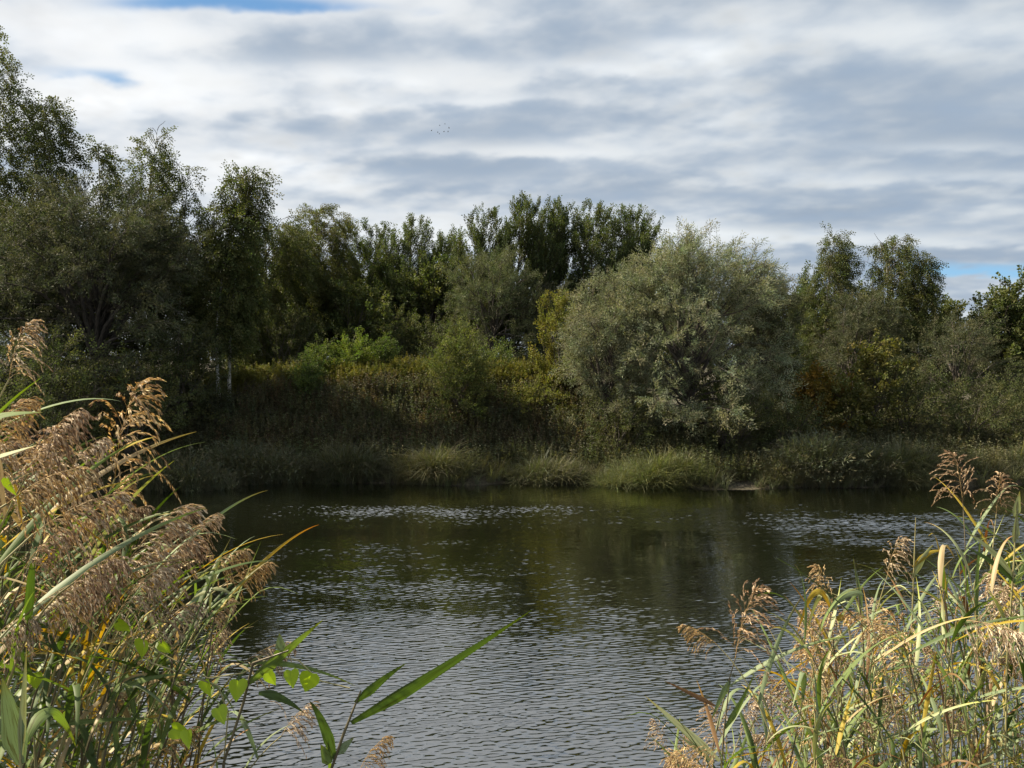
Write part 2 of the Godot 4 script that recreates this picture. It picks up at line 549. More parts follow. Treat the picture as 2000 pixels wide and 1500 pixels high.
func tree(kind: String, called: String, category: String, px: float, top: float, wide: float, d: float, low: float, tint: Color, label: String, density := 1.0, seed_ := 0, group := "") -> Node3D:
	# px, top, wide: where its axis and top stand and how wide it is in the photograph at distance d; low: share of its height without leaves
	rng.seed = int(px * 131.0 + top * 7.0 + d * 3.0) + seed_
	var x := wx(px, d)
	var base := ground_y(x, -d) - 0.05
	var H := wy(top, d) - base
	H -= minf(0.7, H * 0.08) if kind != "birch" else -0.45     # the twigs reach past the limbs
	var R := wide / FOC * d * 0.5
	R -= minf(0.35, R * 0.2)
	var o := thing(called, Vector3(x, base, -d), label, category, group)
	var wood := Sheet.new()
	var tr: Array[Transform3D] = []
	var cols := PackedColorArray()
	var limbs := 34
	var rise := 0.55      # how far a limb climbs on its way out
	var fork := 0.0       # height share where a spreading tree forks
	var hang := 0.0
	var wind := Vector3(0.25, 0, 0.05)
	var sec_len := 0.34
	var step := 0.25
	var size := 1.0
	match kind:
		"birch": limbs = 62; rise = 0.95; hang = 1.0; sec_len = 0.46; step = 0.23
		"poplar": limbs = 66; rise = 1.9; sec_len = 0.36; step = 0.24
		"willow": limbs = 66; rise = 0.3; fork = 0.30; sec_len = 0.26; step = 0.20; wind = Vector3(0.22, 0, 0.05)
		"maple": limbs = 42; rise = 0.6; fork = 0.35; step = 0.26
		"shrub": limbs = 40; rise = 0.5; fork = 0.12; step = 0.22
	var small := clampf(H / 9.0, 0.45, 1.0)
	limbs = int(limbs * clampf(H / 9.0, 0.5, 1.25))
	var bend := Vector3(rr(-0.05, 0.09) * H + lean_px / FOC * d, 0, rr(-0.05, 0.05) * H)
	var thick := clampf(0.011 * H, 0.03, 0.24) * (1.35 if kind == "willow" else 0.72 if kind == "birch" else 1.0)
	var trunk_top := H * (0.97 if fork == 0.0 else fork + 0.22)
	var pts := PackedVector3Array()
	var rad := PackedFloat32Array()
	var wob := Vector3(rr(-0.12, 0.12), 0, rr(-0.12, 0.12))
	for i in 11:
		var t := i / 10.0
		pts.append(Vector3.UP * trunk_top * t + bend * (trunk_top / H) * t * t + wob * sin(t * 5.0))
		rad.append(lerpf(thick, thick * (0.08 if fork == 0.0 else 0.5), pow(t, 0.8)) * (1.0 + 0.35 * exp(-t * 14.0)))
	var trunk := Sheet.new()
	trunk.tube(pts, rad, 9)
	var lo := low * H
	var sp: ArrayMesh = sprays[kind][rng.randi() % 3]
	var clump := FastNoiseLite.new()
	clump.seed = rng.randi()
	clump.frequency = 0.30
	for i in limbs:
		var t := (i + rr(0.0, 1.0)) / limbs
		if fork > 0.0: t = pow(t, 0.85)
		var yt := lerpf(lo, H, t)
		var az := i * 2.39996 + rr(-0.5, 0.5)
		var out := Vector3(cos(az), 0, sin(az))
		var r := R * profile(kind, t) * (rr(0.86, 1.04) if kind == "willow" else rr(0.5, 1.15) if kind == "poplar" else rr(0.72, 1.12))
		if i % 5 == 4: r *= 0.5
		var ys := yt - rise * r * rr(0.7, 1.2)
		if fork > 0.0: ys = H * fork * rr(0.55, 1.65) if yt > H * fork else minf(yt * 0.8, H * fork)
		ys = clampf(ys, H * 0.05, trunk_top)
		var f := ys / trunk_top
		var a := pts[0].lerp(pts[10], f)
		a = Vector3.UP * ys + bend * (trunk_top / H) * f * f + wob * sin(f * 5.0)
		var c := out * r + Vector3.UP * yt + bend * pow(yt / H, 2.0) + wind * 0.25 * r
		var b := a.lerp(c, 0.5)
		if kind == "birch": b += Vector3.UP * r * 0.35
		elif kind == "willow": b += Vector3.UP * (0.22 * (c - a).length()) * (1.0 if yt > H * 0.4 else 0.4)
		elif kind == "poplar": b += out * r * 0.28
		else: b += Vector3.UP * r * 0.12
		var ln := (c - a).length()
		if ln < 0.15: continue   # too short to carry leaves
		var lp := PackedVector3Array()
		var lr := PackedFloat32Array()
		var r0 := clampf(0.012 * ln + 0.008, 0.012, 0.11) * (1.5 if fork > 0.0 and kind != "shrub" else 1.0) * lerpf(0.5, 1.0, small)
		var kink := sphere_dir() * ln * 0.06
		for k in 7:
			var u := k / 6.0
			lp.append(bez(a, b, c, u) + kink * sin(u * 7.0))
			lr.append(lerpf(r0, 0.006, pow(u, 0.7)))
		wood.tube(lp, lr, 5)
		# side branches carry the leafy twigs
		var ns := maxi(3, int(ln / step * density * (1.0 if kind != "birch" else 1.15)))
		for k in ns:
			var u := lerpf(0.22 if fork == 0.0 else 0.38, 1.0, (k + rr(0, 1)) / ns)
			var s0 := bez(a, b, c, u)
			var tang := (bez(a, b, c, minf(u + 0.05, 1.0)) - bez(a, b, c, u - 0.05)).normalized()
			var dir := (tang * 0.6 + sphere_dir() * 0.95 + out * 0.25 + wind * 0.5)
			dir.y += 0.35 if kind != "birch" else 0.0
			dir = dir.normalized()
			var sl := clampf(ln * sec_len * rr(0.5, 1.2) * (1.15 - 0.45 * u), 0.3, 1.7)
			if kind == "poplar": dir = (dir * 0.8 + Vector3.UP * 1.0).normalized(); sl *= 0.8
			var nn := clump.get_noise_3d(s0.x, s0.y, s0.z)
			if window > 0.0 and s0.z > 0.5 and absf(s0.x - 0.15) < window and s0.y > 0.34 * H and s0.y < 0.66 * H and rng.randf() < 0.75: continue   # an opening onto the limbs
			if nn < (-0.20 if kind == "willow" else -0.25) and rng.randf() < 0.72: continue
			var cnt := maxi(2, int(sl / 0.27))
			var p := s0
			var dd := dir
			var line := PackedVector3Array([p])
			for m in cnt:
				if hang > 0.0: dd = (dd + Vector3.DOWN * hang * 0.55 + wind * 0.3).normalized()
				elif kind == "willow": dd = (dd + Vector3.DOWN * 0.10 + wind * 0.22).normalized()
				p += dd * (sl / cnt)
				line.append(p)
				var sd := (dd * 1.0 + sphere_dir() * 0.55 + wind * 0.4)
				if hang > 0.0: sd += Vector3.DOWN * 0.5
				if kind == "poplar": sd += Vector3.UP * 0.5
				var sc := rr(0.75, 1.25) * size * lerpf(0.75, 1.0, small)
				tr.append(Transform3D(frame(sd, rr(0, TAU)).scaled_local(Vector3(sc, sc, sc)), p))
				var tone := rr(0.72, 1.28) * (1.0 + 0.25 * nn)
				cols.append(Color(tint.r * tone * rr(0.86, 1.16), tint.g * tone, tint.b * tone * rr(0.85, 1.15)))
			if ln > 1.2 and k % 2 == 0:
				var wr := PackedFloat32Array()
				for m in line.size(): wr.append(lerpf(0.010, 0.004, float(m) / line.size()))
				wood.tube(line, wr, 3)
	var bark: Material = M.birch_bark if kind == "birch" and d < 44.5 else M.grey_bark
	var stem := part(o, "trunk", trunk.mesh(), bark)
	part(stem, "branches", wood.mesh(), M.grey_bark)
	multi(o, "crown", sp, M.willow_leaf if kind == "willow" else M.tree_leaf, tr, cols).set_meta("kind", "stuff")
	return o


# ---------------------------------------------------------------- reeds
func make_plume(seed_: int, lean: float, length: float, open: float) -> ArrayMesh:
	# the rachis starts at the origin, leaning by lean degrees towards +x; gravity is -y
	rng.seed = seed_
	var st := Sheet.new()
	var dir := Vector3(sin(deg_to_rad(lean)), cos(deg_to_rad(lean)), 0)
	var p := Vector3.ZERO
	var line := PackedVector3Array()
	var rad := PackedFloat32Array()
	for i in 15:
		line.append(p)
		rad.append(lerpf(0.0016, 0.0005, i / 14.0))
		p += dir * length / 14.0
		dir = (dir + Vector3(0.045, -0.035, 0) * (0.4 + i * 0.09) * (1.0 - open * 0.7)).normalized()
	st.tube(line, rad, 4, Color(0.40, 0.30, 0.15))
	var nb := 40
	for k in nb:
		var t := pow(float(k) / nb, 0.9) * 0.97
		var f := t * 14.0
		var i := mini(int(f), 13)
		var at := line[i].lerp(line[i + 1], f - i)
		var ax := (line[i + 1] - line[i]).normalized()
		var a := k * 2.39996 + rr(-0.4, 0.4)
		var fr := frame(ax, a)
		var bl := length * (0.62 * pow(1.0 - t, 0.75) + 0.15) * rr(0.6, 1.15)
		var bd := (ax * rr(0.55, 1.0) + fr.x * rr(0.35, 0.85) * (0.45 + open * 0.9)).normalized()
		var droop := rr(0.9, 1.5) * lerpf(1.0, 0.34, open) * lerpf(1.0, 0.5, t)
		var q := at
		var steps := 10
		var bline := PackedVector3Array([q])
		var brad := PackedFloat32Array([0.0007])
		var hue := rr(0.0, 1.0)
		var tone := rr(0.8, 1.2)
		for s in steps:
			bd = (bd + Vector3(0.05, -0.30 * droop, 0) + sphere_dir() * 0.08).normalized()
			var q2 := q + bd * bl / steps
			bline.append(q2)
			brad.append(0.0005)
			if s >= 2:
				# spikelets sit in small tufts along the branch
				var cnt := 4 if s < steps - 1 else 6
				var side := sphere_dir() * rr(0.002, 0.009)
				for m in cnt:
					var sp := q.lerp(q2, rr(0, 1)) + side * rr(0.0, 1.0)
					var sd := (bd + Vector3.DOWN * 0.45 * (1.0 - open) + side.normalized() * 0.25 + sphere_dir() * 0.22).normalized()
					var sl := rr(0.012, 0.021)
					var sw := rr(0.0013, 0.0023)
					var v := rr(0.6, 1.25) * tone
					var col := Color(0.20, 0.115, 0.065).lerp(Color(0.90, 0.79, 0.60), clampf(hue * 0.5 + rr(-0.25, 0.65), 0.0, 1.0)) * v
					var sf := frame(sd, rr(0, TAU))
					var mid := sp + sd * sl * 0.4
					var tip := sp + sd * sl
					var e0 := mid + sf.x * sw
					var e1 := mid + (sf.x * -0.5 + sf.z * 0.866) * sw
					var e2 := mid + (sf.x * -0.5 - sf.z * 0.866) * sw
					st.tri(sp, e0, tip, col)
					st.tri(sp, e1, tip, col)
					st.tri(sp, e2, tip, col)
			q = q2
		st.tube(bline, brad, 3, Color(0.36, 0.26, 0.12))
	return st.mesh()

func make_blade(seed_: int, length: float, width: float, elev: float, droop: float, kink: float, tip: Color) -> ArrayMesh:
	# a reed leaf growing from the origin towards +x, elev degrees above level, folded along its midrib
	rng.seed = seed_
	var st := Sheet.new()
	var n := 14
	var p := Vector3.ZERO
	var e := deg_to_rad(elev)
	var yaw := 0.0
	var yaw_rate := rr(-0.5, 0.5) / n
	var twist := rr(-0.5, 0.5)
	var twist_rate := rr(-1.6, 1.6) / n
	var kink_at := rng.randi_range(5, 9)
	var ragged := rr(0.0, 1.0)
	for i in n + 1:
		var t := float(i) / n
		var d := Vector3(cos(e) * cos(yaw), sin(e), cos(e) * sin(yaw))
		var side := Vector3(-sin(yaw), 0, cos(yaw)).rotated(d, twist)
		var up := side.cross(d).normalized()
		var w := width * (0.42 + 2.2 * t) if t < 0.26 else width * pow(maxf(0.0, (1.0 - t) / 0.74), 0.72)
		w = maxf(w, 0.0006) * rr(0.94, 1.03)
		var col := Color.WHITE.lerp(tip, clampf((t - 0.66 + 0.12 * ragged) * 3.6, 0.0, 1.0))
		var fold := up * w * 0.20
		st.vert(p - side * w * 0.5 + fold, (up - side * 0.35).normalized(), col, Vector2(0.0, t * 0.4 + ragged))
		st.vert(p, up, col * 1.06, Vector2(0.5, t * 0.4 + ragged))
		st.vert(p + side * w * 0.5 + fold, (up + side * 0.35).normalized(), col, Vector2(1.0, t * 0.4 + ragged))
		p += d * length / n
		e -= droop / n * (0.5 + 1.3 * t)
		if i >= kink_at and i < kink_at + 3: e -= kink / 3.0
		yaw += yaw_rate
		twist += twist_rate
	for i in n:
		var a := i * 3
		st.quad(a, a + 3, a + 4, a + 1)
		st.quad(a + 1, a + 4, a + 5, a + 2)
	return st.mesh()

func make_reed_parts() -> void:
	var k := 0
	for lean in [8.0, 30.0, 52.0, 75.0]:
		for s in 3:
			plumes.append({"mesh": make_plume(900 + k * 13, lean, 0.29 + 0.02 * s, [0.12, 0.32, 0.6][s]), "lean": lean, "open": s})
			k += 1
	for i in 18:
		rng.seed = 4000 + i
		var tip: Color = [Color(1, 1, 1), Color(1.5, 1.0, 0.35), Color(0.95, 0.55, 0.3), Color(1.2, 1.1, 0.8)][i % 4]
		blades.append(make_blade(5000 + i * 7, rr(0.27, 0.46), rr(0.012, 0.020), rr(30, 78), rr(0.1, 1.5), [0.0, 0.0, 0.0, 0.9][i % 4], tip))

func reed(foot: Vector3, neck: Vector3, tip_dir: Vector3, plume: int, plume_scale: float, label: String, group: String, leaves: Array, lean_side := 1.0, dark := false, leaf_scale := 1.0, called := "reed") -> Node3D:
	# foot: where it grows; neck: where the plume starts; leaves: [share of height, yaw in degrees, material, blade index]
	var o := thing(called, foot, label, "reed", group)
	var c := neck - foot
	var ctrl := c - tip_dir.normalized() * c.length() * 0.36
	ctrl.y = clampf(ctrl.y, c.y * 0.4, c.y * 0.96)
	ctrl.x = lerpf(ctrl.x, c.x * 0.35, 0.35)
	var pts := PackedVector3Array()
	var rad := PackedFloat32Array()
	var n := 16
	for i in n + 1:
		var t := float(i) / n
		pts.append(bez(Vector3.ZERO, ctrl, c, t))
		rad.append(lerpf(0.0042, 0.0017, t))
	var st := Sheet.new()
	st.tube(pts, rad, 7)
	part(o, "stem", st.mesh(), M.dark_stem if dark else M.stem)
	for l in leaves:
		var t: float = l[0]
		var at := bez(Vector3.ZERO, ctrl, c, t)
		var s: float = leaf_scale * (l[4] if l.size() > 4 else 1.0)
		var b := Basis(Vector3.UP, deg_to_rad(l[1])).scaled(Vector3.ONE * s)
		part(o, "leaf", blades[int(l[3]) % blades.size()], M[l[2]], Transform3D(b, at))
	if plume >= 0:
		var yaw := atan2(-tip_dir.z, tip_dir.x)
		part(o, "plume", plumes[plume].mesh, M[["plume_straw", "plume_gold", "plume_brown", "plume_straw"][rng.randi() % 4]], Transform3D(Basis(Vector3.UP, yaw).scaled(Vector3.ONE * plume_scale), c))
	return o

func pick_leaves(n: int, lo: float, hi: float, mats: Array, bias: float) -> Array:
	var out := []
	var yaw := rr(0, 360)
	for i in n:
		yaw += 180.0 + rr(-45, 45)
		var y := yaw
		if rng.randf() < bias: y = rr(-60, 60)
		out.append([lerpf(lo, hi, (i + rr(0.1, 0.9)) / n), y, mats[rng.randi() % mats.size()], rng.randi() % 18])
	return out

func plume_for(slope: float, open: int) -> int:   # slope: lean from upright in degrees
	var best := 0
	var err := 1e9
	for i in plumes.size():
		var e: float = absf(plumes[i].lean - slope) + 30.0 * absf(plumes[i].open - open)
		if e < err:
			err = e
			best = i
	return best

func plumed(bx: float, by: float, tx: float, ty: float, d: float, open: int, label: String, group: String, mats: Array, nl := 5, drop := 0.45, scale_ := 1.0, dark := false) -> void:
	# a reed whose plume runs from (bx, by) to (tx, ty) in the photograph at distance d
	rng.seed = int(bx * 17 + by * 29 + tx)
	var neck := Vector3(wx(bx, d), wy(by, d), -d)
	var tip := Vector3(wx(tx, d), wy(ty, d), -d + rr(-0.05, 0.05))
	var v := tip - neck
	var slope := rad_to_deg(atan2(Vector2(v.x, v.z).length(), v.y))
	var lean := signf(v.x) if absf(v.x) > 0.01 else 1.0
	var h := neck.y
	var fx := neck.x - lean * rr(0.2, drop)
	var fz := neck.z + rr(-0.25, 0.1)
	var foot := Vector3(fx, maxf(ground_y(fx, fz), -0.3), fz)
	var sc := clampf(v.length() / 0.30, 0.5, 1.3) * lerpf(1.0, scale_, 0.6)
	reed(foot, neck, v, plume_for(slope - 14.0, open), sc, label, group, pick_leaves(nl, 0.45, 0.93, mats, 0.3), lean, dark)


# ---------------------------------------------------------------- what stands on the far bank
const BEHIND := ['behind the tall birch at the left edge', 'behind the dark hanging birch', 'behind the pointed windblown birch', 'behind the clump of three birches', 'left of the rounded yellow green birch', "behind the bushy poplars' left end", 'behind the domed green bush', 'behind the dark low poplar', 'behind the light green willow', 'between the light green willow and the yellow aspen', 'behind the left side of the big willow', 'behind the middle of the big willow', 'behind the right side of the big willow', 'behind the small orange maple', 'behind the broad right-hand birch', 'in the dip right of the broad birch', "behind the right edge's green tree", 'cut off at the right edge']

func build_trees() -> void:
	# the colour of each kind's leaves; the dull willow tint has shade in it
	var birch := Color(0.098, 0.112, 0.044)
	var poplar := Color(0.094, 0.116, 0.050)
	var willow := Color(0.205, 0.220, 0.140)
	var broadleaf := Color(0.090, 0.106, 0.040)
	var dull_shaded_willow := Color(0.088, 0.096, 0.054)   # darker than the silvery willow, with shade put into the leaf tint
	var bush := Color(0.092, 0.104, 0.046)
	var fresh := Color(0.110, 0.140, 0.046)
	var back := "tall trees along the skyline"
	# left side
	tree("birch", "birch_tree", "tree", -20, 92, 160, 34, 0.22, birch, "tallest birch with hanging twigs, cut off by the left edge of the picture", 1.22, 1, back)
	tree("birch", "birch_tree", "tree", 128, 216, 95, 34, 0.2, birch, "dark birch with long hanging curtains of twigs, second from the left edge", 1.34, 2, back)
	tree("birch", "birch_tree", "tree", 88, 222, 60, 35.5, 0.3, birch, "thin see-through birch top just left of the dark hanging birch", 0.85, 3, back)
	tree("birch", "birch_tree", "tree", 270, 258, 95, 34.5, 0.2, birch, "pointed birch with windblown top above the dark spreading willow", 1.34, 4, back)
	tree("birch", "birch_tree", "tree", 208, 300, 70, 36, 0.2, birch, "small dark birch top in the dip between two taller birches", 1.22, 5, back)
	tree("birch", "birch_tree", "tree", 352, 342, 80, 34, 0.15, birch, "short birch with feathery top, left one of the clump of three", 1.34, 6, back)
	tree("birch", "birch_tree", "tree", 428, 338, 105, 33.3, 0.25, birch, "dark middle birch of the clump of three with white lower trunk", 1.46, 7, back)
	lean_px = 70.0
	tree("birch", "birch_tree", "tree", 447, 348, 90, 33.6, 0.3, birch, "right birch of the clump of three, its thin top blown to the right", 1.09, 8, back)
	lean_px = 0.0
	tree("willow", "willow_tree", "tree", 190, 345, 520, 32, 0.08, dull_shaded_willow, "broad dark willow with sweeping bare branches filling the shaded left bank", 1.15, 9)
	tree("willow", "willow_tree", "tree", -80, 420, 420, 33, 0.05, dull_shaded_willow, "dark willow at the left edge, behind the brown reed plumes", 1.0, 10)
	tree("shrub", "bush", "bush", 345, 620, 190, 31.5, 0.05, bush, "dull brownish bush overhanging the water left of the white trunks", 1.0, 11)
	tree("shrub", "bush", "bush", 250, 690, 260, 28.5, 0.02, bush, "very dark bush low over the water at left, behind the nearest plumes", 1.0, 12)
	tree("shrub", "bush", "bush", 60, 640, 300, 27, 0.02, bush, "very dark bush at the left edge of the pond, low down", 1.0, 13)
	tree("birch", "birch_tree", "tree", 505, 440, 200, 43, 0.12, birch, "leafy light green birch behind the clump of three, with pale leaning trunk", 1.34, 14, back)
	tree("shrub", "bush", "bush", 555, 590, 170, 40, 0.02, bush, "dark bush at the wood's edge left of the thin pale trunks", 1.0, 15)
	# centre left wood
	tree("birch", "birch_tree", "tree", 632, 408, 150, 46, 0.2, Color(0.118, 0.122, 0.044), "rounded yellow green birch standing left of the centre wood, slim pale trunk below", 1.34, 16, back)
	tree("poplar", "poplar_tree", "tree", 568, 432, 117, 50, 0.15, poplar, "low poplar top between the clump of birches and the rounded birch", 1.19, 17, back)
	tree("poplar", "poplar_tree", "tree", 722, 420, 156, 49, 0.15, fresh * 0.8, "bushy poplar just right of the rounded yellow green birch", 1.31, 18, back)
	tree("poplar", "poplar_tree", "tree", 795, 413, 156, 49, 0.15, poplar, "tallest of the bushy poplars left of the sky gap", 1.31, 19, back)
	tree("poplar", "poplar_tree", "tree", 868, 442, 130, 50, 0.2, poplar, "dark low poplar beside the sky gap, left of the tall poplar row", 1.07, 20, back)
	tree("maple", "broadleaf_tree", "tree", 690, 545, 190, 44, 0.15, broadleaf, "dark broadleaf tree in the shade behind the bright bush", 1.0, 21)
	tree("maple", "broadleaf_tree", "tree", 590, 520, 150, 46, 0.12, broadleaf, "shaded broadleaf tree behind the left end of the yellow weeds", 1.0, 22)
	tree("maple", "broadleaf_tree", "tree", 835, 505, 140, 46, 0.2, broadleaf, "shaded broadleaf tree under the dark low poplar", 0.9, 23)
	tree("shrub", "bush", "bush", 768, 603, 125, 42, 0.02, bush, "domed green bush with lit top behind the yellow weeds", 1.1, 24)
	tree("shrub", "bush", "bush", 845, 618, 90, 41, 0.02, bush, "narrow bush between the domed bush and the tall light green tree", 1.0, 25)
	# poplar row
	tree("poplar", "poplar_tree", "tree", 932, 392, 143, 45, 0.28, poplar, "leftmost poplar of the tall row, its left side pale in the sun", 1.19, 26, back)
	tree("poplar", "poplar_tree", "tree", 1005, 373, 169, 46, 0.3, poplar, "highest poplar of the tall row in the middle of the picture", 1.31, 27, back)
	tree("poplar", "poplar_tree", "tree", 1072, 386, 104, 47, 0.35, poplar, "third poplar of the tall row, left of the notch of sky", 1.31, 28, back)
	tree("poplar", "poplar_tree", "tree", 1152, 390, 153, 47, 0.38, poplar, "fourth poplar of the tall row, right of the notch of sky", 1.19, 29, back)
	tree("poplar", "poplar_tree", "tree", 1240, 392, 149, 47, 0.35, poplar, "dark rightmost poplar of the tall row, beside the silvery willow", 1.31, 30, back)
	tree("willow", "willow_tree", "tree", 965, 480, 220, 42, 0.05, Color(0.125, 0.145, 0.075), "light green leafy willow standing in front of the tall poplars", 1.05, 31)
	tree("willow", "willow_tree", "tree", 1060, 540, 200, 43, 0.04, dull_shaded_willow, "grey green willow in shade between the light green willow and yellow tree", 1.0, 32)
	tree("shrub", "bush", "bush", 970, 672, 70, 38, 0.02, fresh * 1.1, "small bright bush on the bank top right of the leafy alder", 1.0, 33)
	# middle bank
	tree("shrub", "alder_bush", "bush", 892, 640, 150, 32.6, 0.03, Color(0.118, 0.136, 0.044), "leafy green alder bush growing on the bank slope above the water", 2.2, 34)
	tree("shrub", "bush", "bush", 692, 655, 95, 36.5, 0.02, Color(0.150, 0.195, 0.040), "brightest yellow green bush on top of the bank", 1.2, 35)
	tree("shrub", "bush", "bush", 622, 668, 62, 36.3, 0.02, Color(0.120, 0.155, 0.042), "small light bush just left of the brightest bush", 1.1, 36)
	tree("shrub", "sapling", "tree", 751, 660, 30, 36, 0.02, Color(0.110, 0.150, 0.045), "slim upright sapling just right of the brightest bush", 1.2, 37)
	tree("shrub", "sapling", "tree", 600, 700, 26, 34.4, 0.01, Color(0.095, 0.130, 0.045), "narrow leafy climber-covered sapling hanging down the bank slope", 1.2, 38)
	tree("poplar", "aspen_tree", "tree", 1088, 562, 130, 35, 0.04, Color(0.175, 0.170, 0.042), "yellow autumn aspen with slim pale trunk left of the silvery willow", 1.3, 39)
	tree("shrub", "bush", "bush", 1040, 755, 150, 34, 0.02, Color(0.150, 0.150, 0.042), "low yellow bush at the foot of the autumn aspen", 1.2, 40)
	# the big willow
	window = 1.5
	tree("willow", "willow_tree", "tree", 1345, 447, 390, 32, 0.1, willow, "big silvery willow with dark forked trunk leaning over the far bank", 2.1, 41)
	window = 0.0
	tree("willow", "willow_tree", "tree", 1190, 520, 220, 32.6, 0.06, willow, "rounded silvery willow crown joining the left side of the big willow", 1.8, 42)
	tree("willow", "willow_tree", "tree", 1500, 530, 160, 35, 0.08, dull_shaded_willow, "dull grey willow on the shaded right side of the big willow", 1.2, 43)
	tree("shrub", "bush", "bush", 1420, 720, 230, 31, 0.04, bush, "dark bush under the right side of the big willow", 1.0, 44)
	tree("shrub", "bush", "bush", 1200, 770, 170, 31, 0.03, bush, "grey green bush low on the left under the big willow", 1.1, 45)
	# right side
	tree("poplar", "poplar_tree", "tree", 1560, 508, 104, 47, 0.15, poplar, "small poplar top just right of the big willow", 1.19, 46, back)
	tree("birch", "birch_tree", "tree", 1605, 464, 80, 45, 0.15, birch, "slim birch with a tufted top, first of the right-hand birches", 1.34, 47, back)
	tree("birch", "birch_tree", "tree", 1643, 486, 60, 46, 0.15, birch, "slimmer birch close beside the tufted birch", 1.22, 48, back)
	tree("birch", "birch_tree", "tree", 1735, 468, 150, 44, 0.15, birch, "broad birch with hanging boughs against the strip of blue sky", 1.34, 49, back)
	tree("birch", "birch_tree", "tree", 1790, 505, 75, 44, 0.3, birch, "thin dark birch bough hanging out at the right of the broad birch", 1.09, 50, back)
	tree("willow", "willow_tree", "tree", 1665, 565, 190, 40, 0.05, dull_shaded_willow, "grey green willow in front of the right-hand birches", 1.1, 51)
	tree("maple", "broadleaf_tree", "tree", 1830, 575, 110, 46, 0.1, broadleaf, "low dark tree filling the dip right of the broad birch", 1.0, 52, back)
	tree("willow", "willow_tree", "tree", 1870, 600, 230, 36, 0.05, dull_shaded_willow, "thin-leaved grey willow with bare upright branches near the right edge", 0.9, 53)
	tree("maple", "broadleaf_tree", "tree", 1968, 545, 190, 42, 0.12, broadleaf, "green broadleaf tree with sunlit top cut off by the right edge", 1.1, 54)
	tree("maple", "maple_tree", "tree", 1712, 652, 130, 33.5, 0.06, Color(0.110, 0.108, 0.032), "yellow green maple sapling with large leaves on the right bank", 1.0, 55)
	tree("maple", "maple_tree", "tree", 1655, 735, 110, 32.8, 0.05, Color(0.105, 0.105, 0.034), "lower maple with yellowing leaves left of the maple sapling", 1.0, 56)
	tree("maple", "maple_tree", "tree", 1602, 718, 90, 33.2, 0.05, Color(0.150, 0.100, 0.022), "small maple turning orange beside the big willow's shade", 1.0, 57)
	tree("shrub", "bush", "bush", 1770, 700, 190, 33.4, 0.04, bush, "brownish bush in shade right of the yellow green maple", 1.0, 58)
	tree("shrub", "bush", "bush", 1900, 740, 240, 33, 0.03, bush, "dark bush above the far landing at the right", 1.0, 59)
	tree("shrub", "bush", "bush", 2010, 720, 220, 33, 0.03, bush, "dark bush cut off by the right edge above the water", 1.0, 60)
	tree("shrub", "bush", "bush", 1540, 760, 170, 31.6, 0.03, bush, "dark bush between the big willow and the small orange maple", 1.0, 61)
	# deeper in the wood, seen between the others
	var deepwood := "shaded trees deep in the wood behind the bank"
	var i := 0
	for e in [[30, 400, 52], [160, 420, 54], [300, 430, 53], [430, 470, 53], [540, 520, 56], [660, 500, 56], [760, 505, 57], [880, 540, 58], [980, 590, 57], [1080, 580, 56], [1180, 560, 54], [1300, 560, 50], [1420, 560, 50], [1540, 560, 54], [1680, 560, 54], [1800, 600, 55], [1920, 600, 54], [2040, 580, 54]]:
		tree("maple", "broadleaf_tree", "tree", e[0], e[1], 210, e[2], 0.06, broadleaf, "dark broadleaf tree deep in the wood, " + str(BEHIND[i]), 0.8, 70 + i, deepwood)
		i += 1
	for e in range(18):
		tree("shrub", "bush", "bush", -180 + e * 130 + (e * 37) % 50, 632 + (e * 53) % 40, 230, 47.0 + (e * 29) % 5, 0.01, bush, "dark bush of the understorey, glimpsed between the trunks behind the bank", 0.9, 120 + e, "dark understorey bushes behind the bank")
	# trees left of the frame, whose shade lies on the left bank
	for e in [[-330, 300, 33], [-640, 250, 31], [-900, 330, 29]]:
		tree("willow", "willow_tree", "tree", e[0], e[1], 420, e[2], 0.1, dull_shaded_willow, "willow beyond the left edge of the picture shading the left bank", 0.8, 90 + i, "willows beyond the left edge")
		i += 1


func scatter(called: String, mesh: Mesh, n: int, seed_: int, place: Callable, col: Color, vary: float, sc0: float, sc1: float, label: String, category: String, kind := "", group := "", mat := "weed_leaf") -> Node:
	rng.seed = seed_
	dome = 1.0
	var tr: Array[Transform3D] = []
	var cols := PackedColorArray()
	for i in n:
		var p: Vector3 = place.call()
		if p.y < -50.0: continue
		var s := rr(sc0, sc1) * dome
		var b := Basis(Vector3.UP, rr(0, TAU)).rotated(Vector3(rr(-1, 1), 0, rr(-1, 1)).normalized(), rr(0.0, 0.18 if kind else 0.5))
		tr.append(Transform3D(b.scaled_local(Vector3(s, s * rr(0.85, 1.2), s)), p))
		var t := rr(1.0 - vary, 1.0 + vary) * (1.0 + 0.6 * n_mid.get_noise_2d(p.x * 25.0, p.z * 25.0))
		cols.append(Color(col.r * t * rr(0.85, 1.2), col.g * t, col.b * t * rr(0.8, 1.2)))
	if kind == "":   # a thing of its own: its blades are one part
		var at := tr[0].origin
		for j in tr.size(): tr[j].origin -= at
		var th := thing(called, at, label, category, group)
		multi(th, "blades", mesh, M[mat], tr, cols).set_meta("kind", "stuff")
		return th
	var o := multi(self, called, mesh, M[mat], tr, cols)
	tag(o, label, category, group, kind)
	return o

var dome := 1.0

func mound(px: float, d: float, rx: float, rz: float) -> Vector3:
	var a := rr(0, TAU)
	var r := sqrt(rr(0, 1))
	dome = 1.2 - 0.75 * r * r + 0.25 * n_mid.get_noise_2d(px * 3.0 + cos(a) * r * rx * 30.0, d + sin(a) * r * 20.0)
	var x := wx(px, d) + cos(a) * r * rx
	var z := -d + sin(a) * r * rz
	return Vector3(x, maxf(ground_y(x, z), -0.12), z)

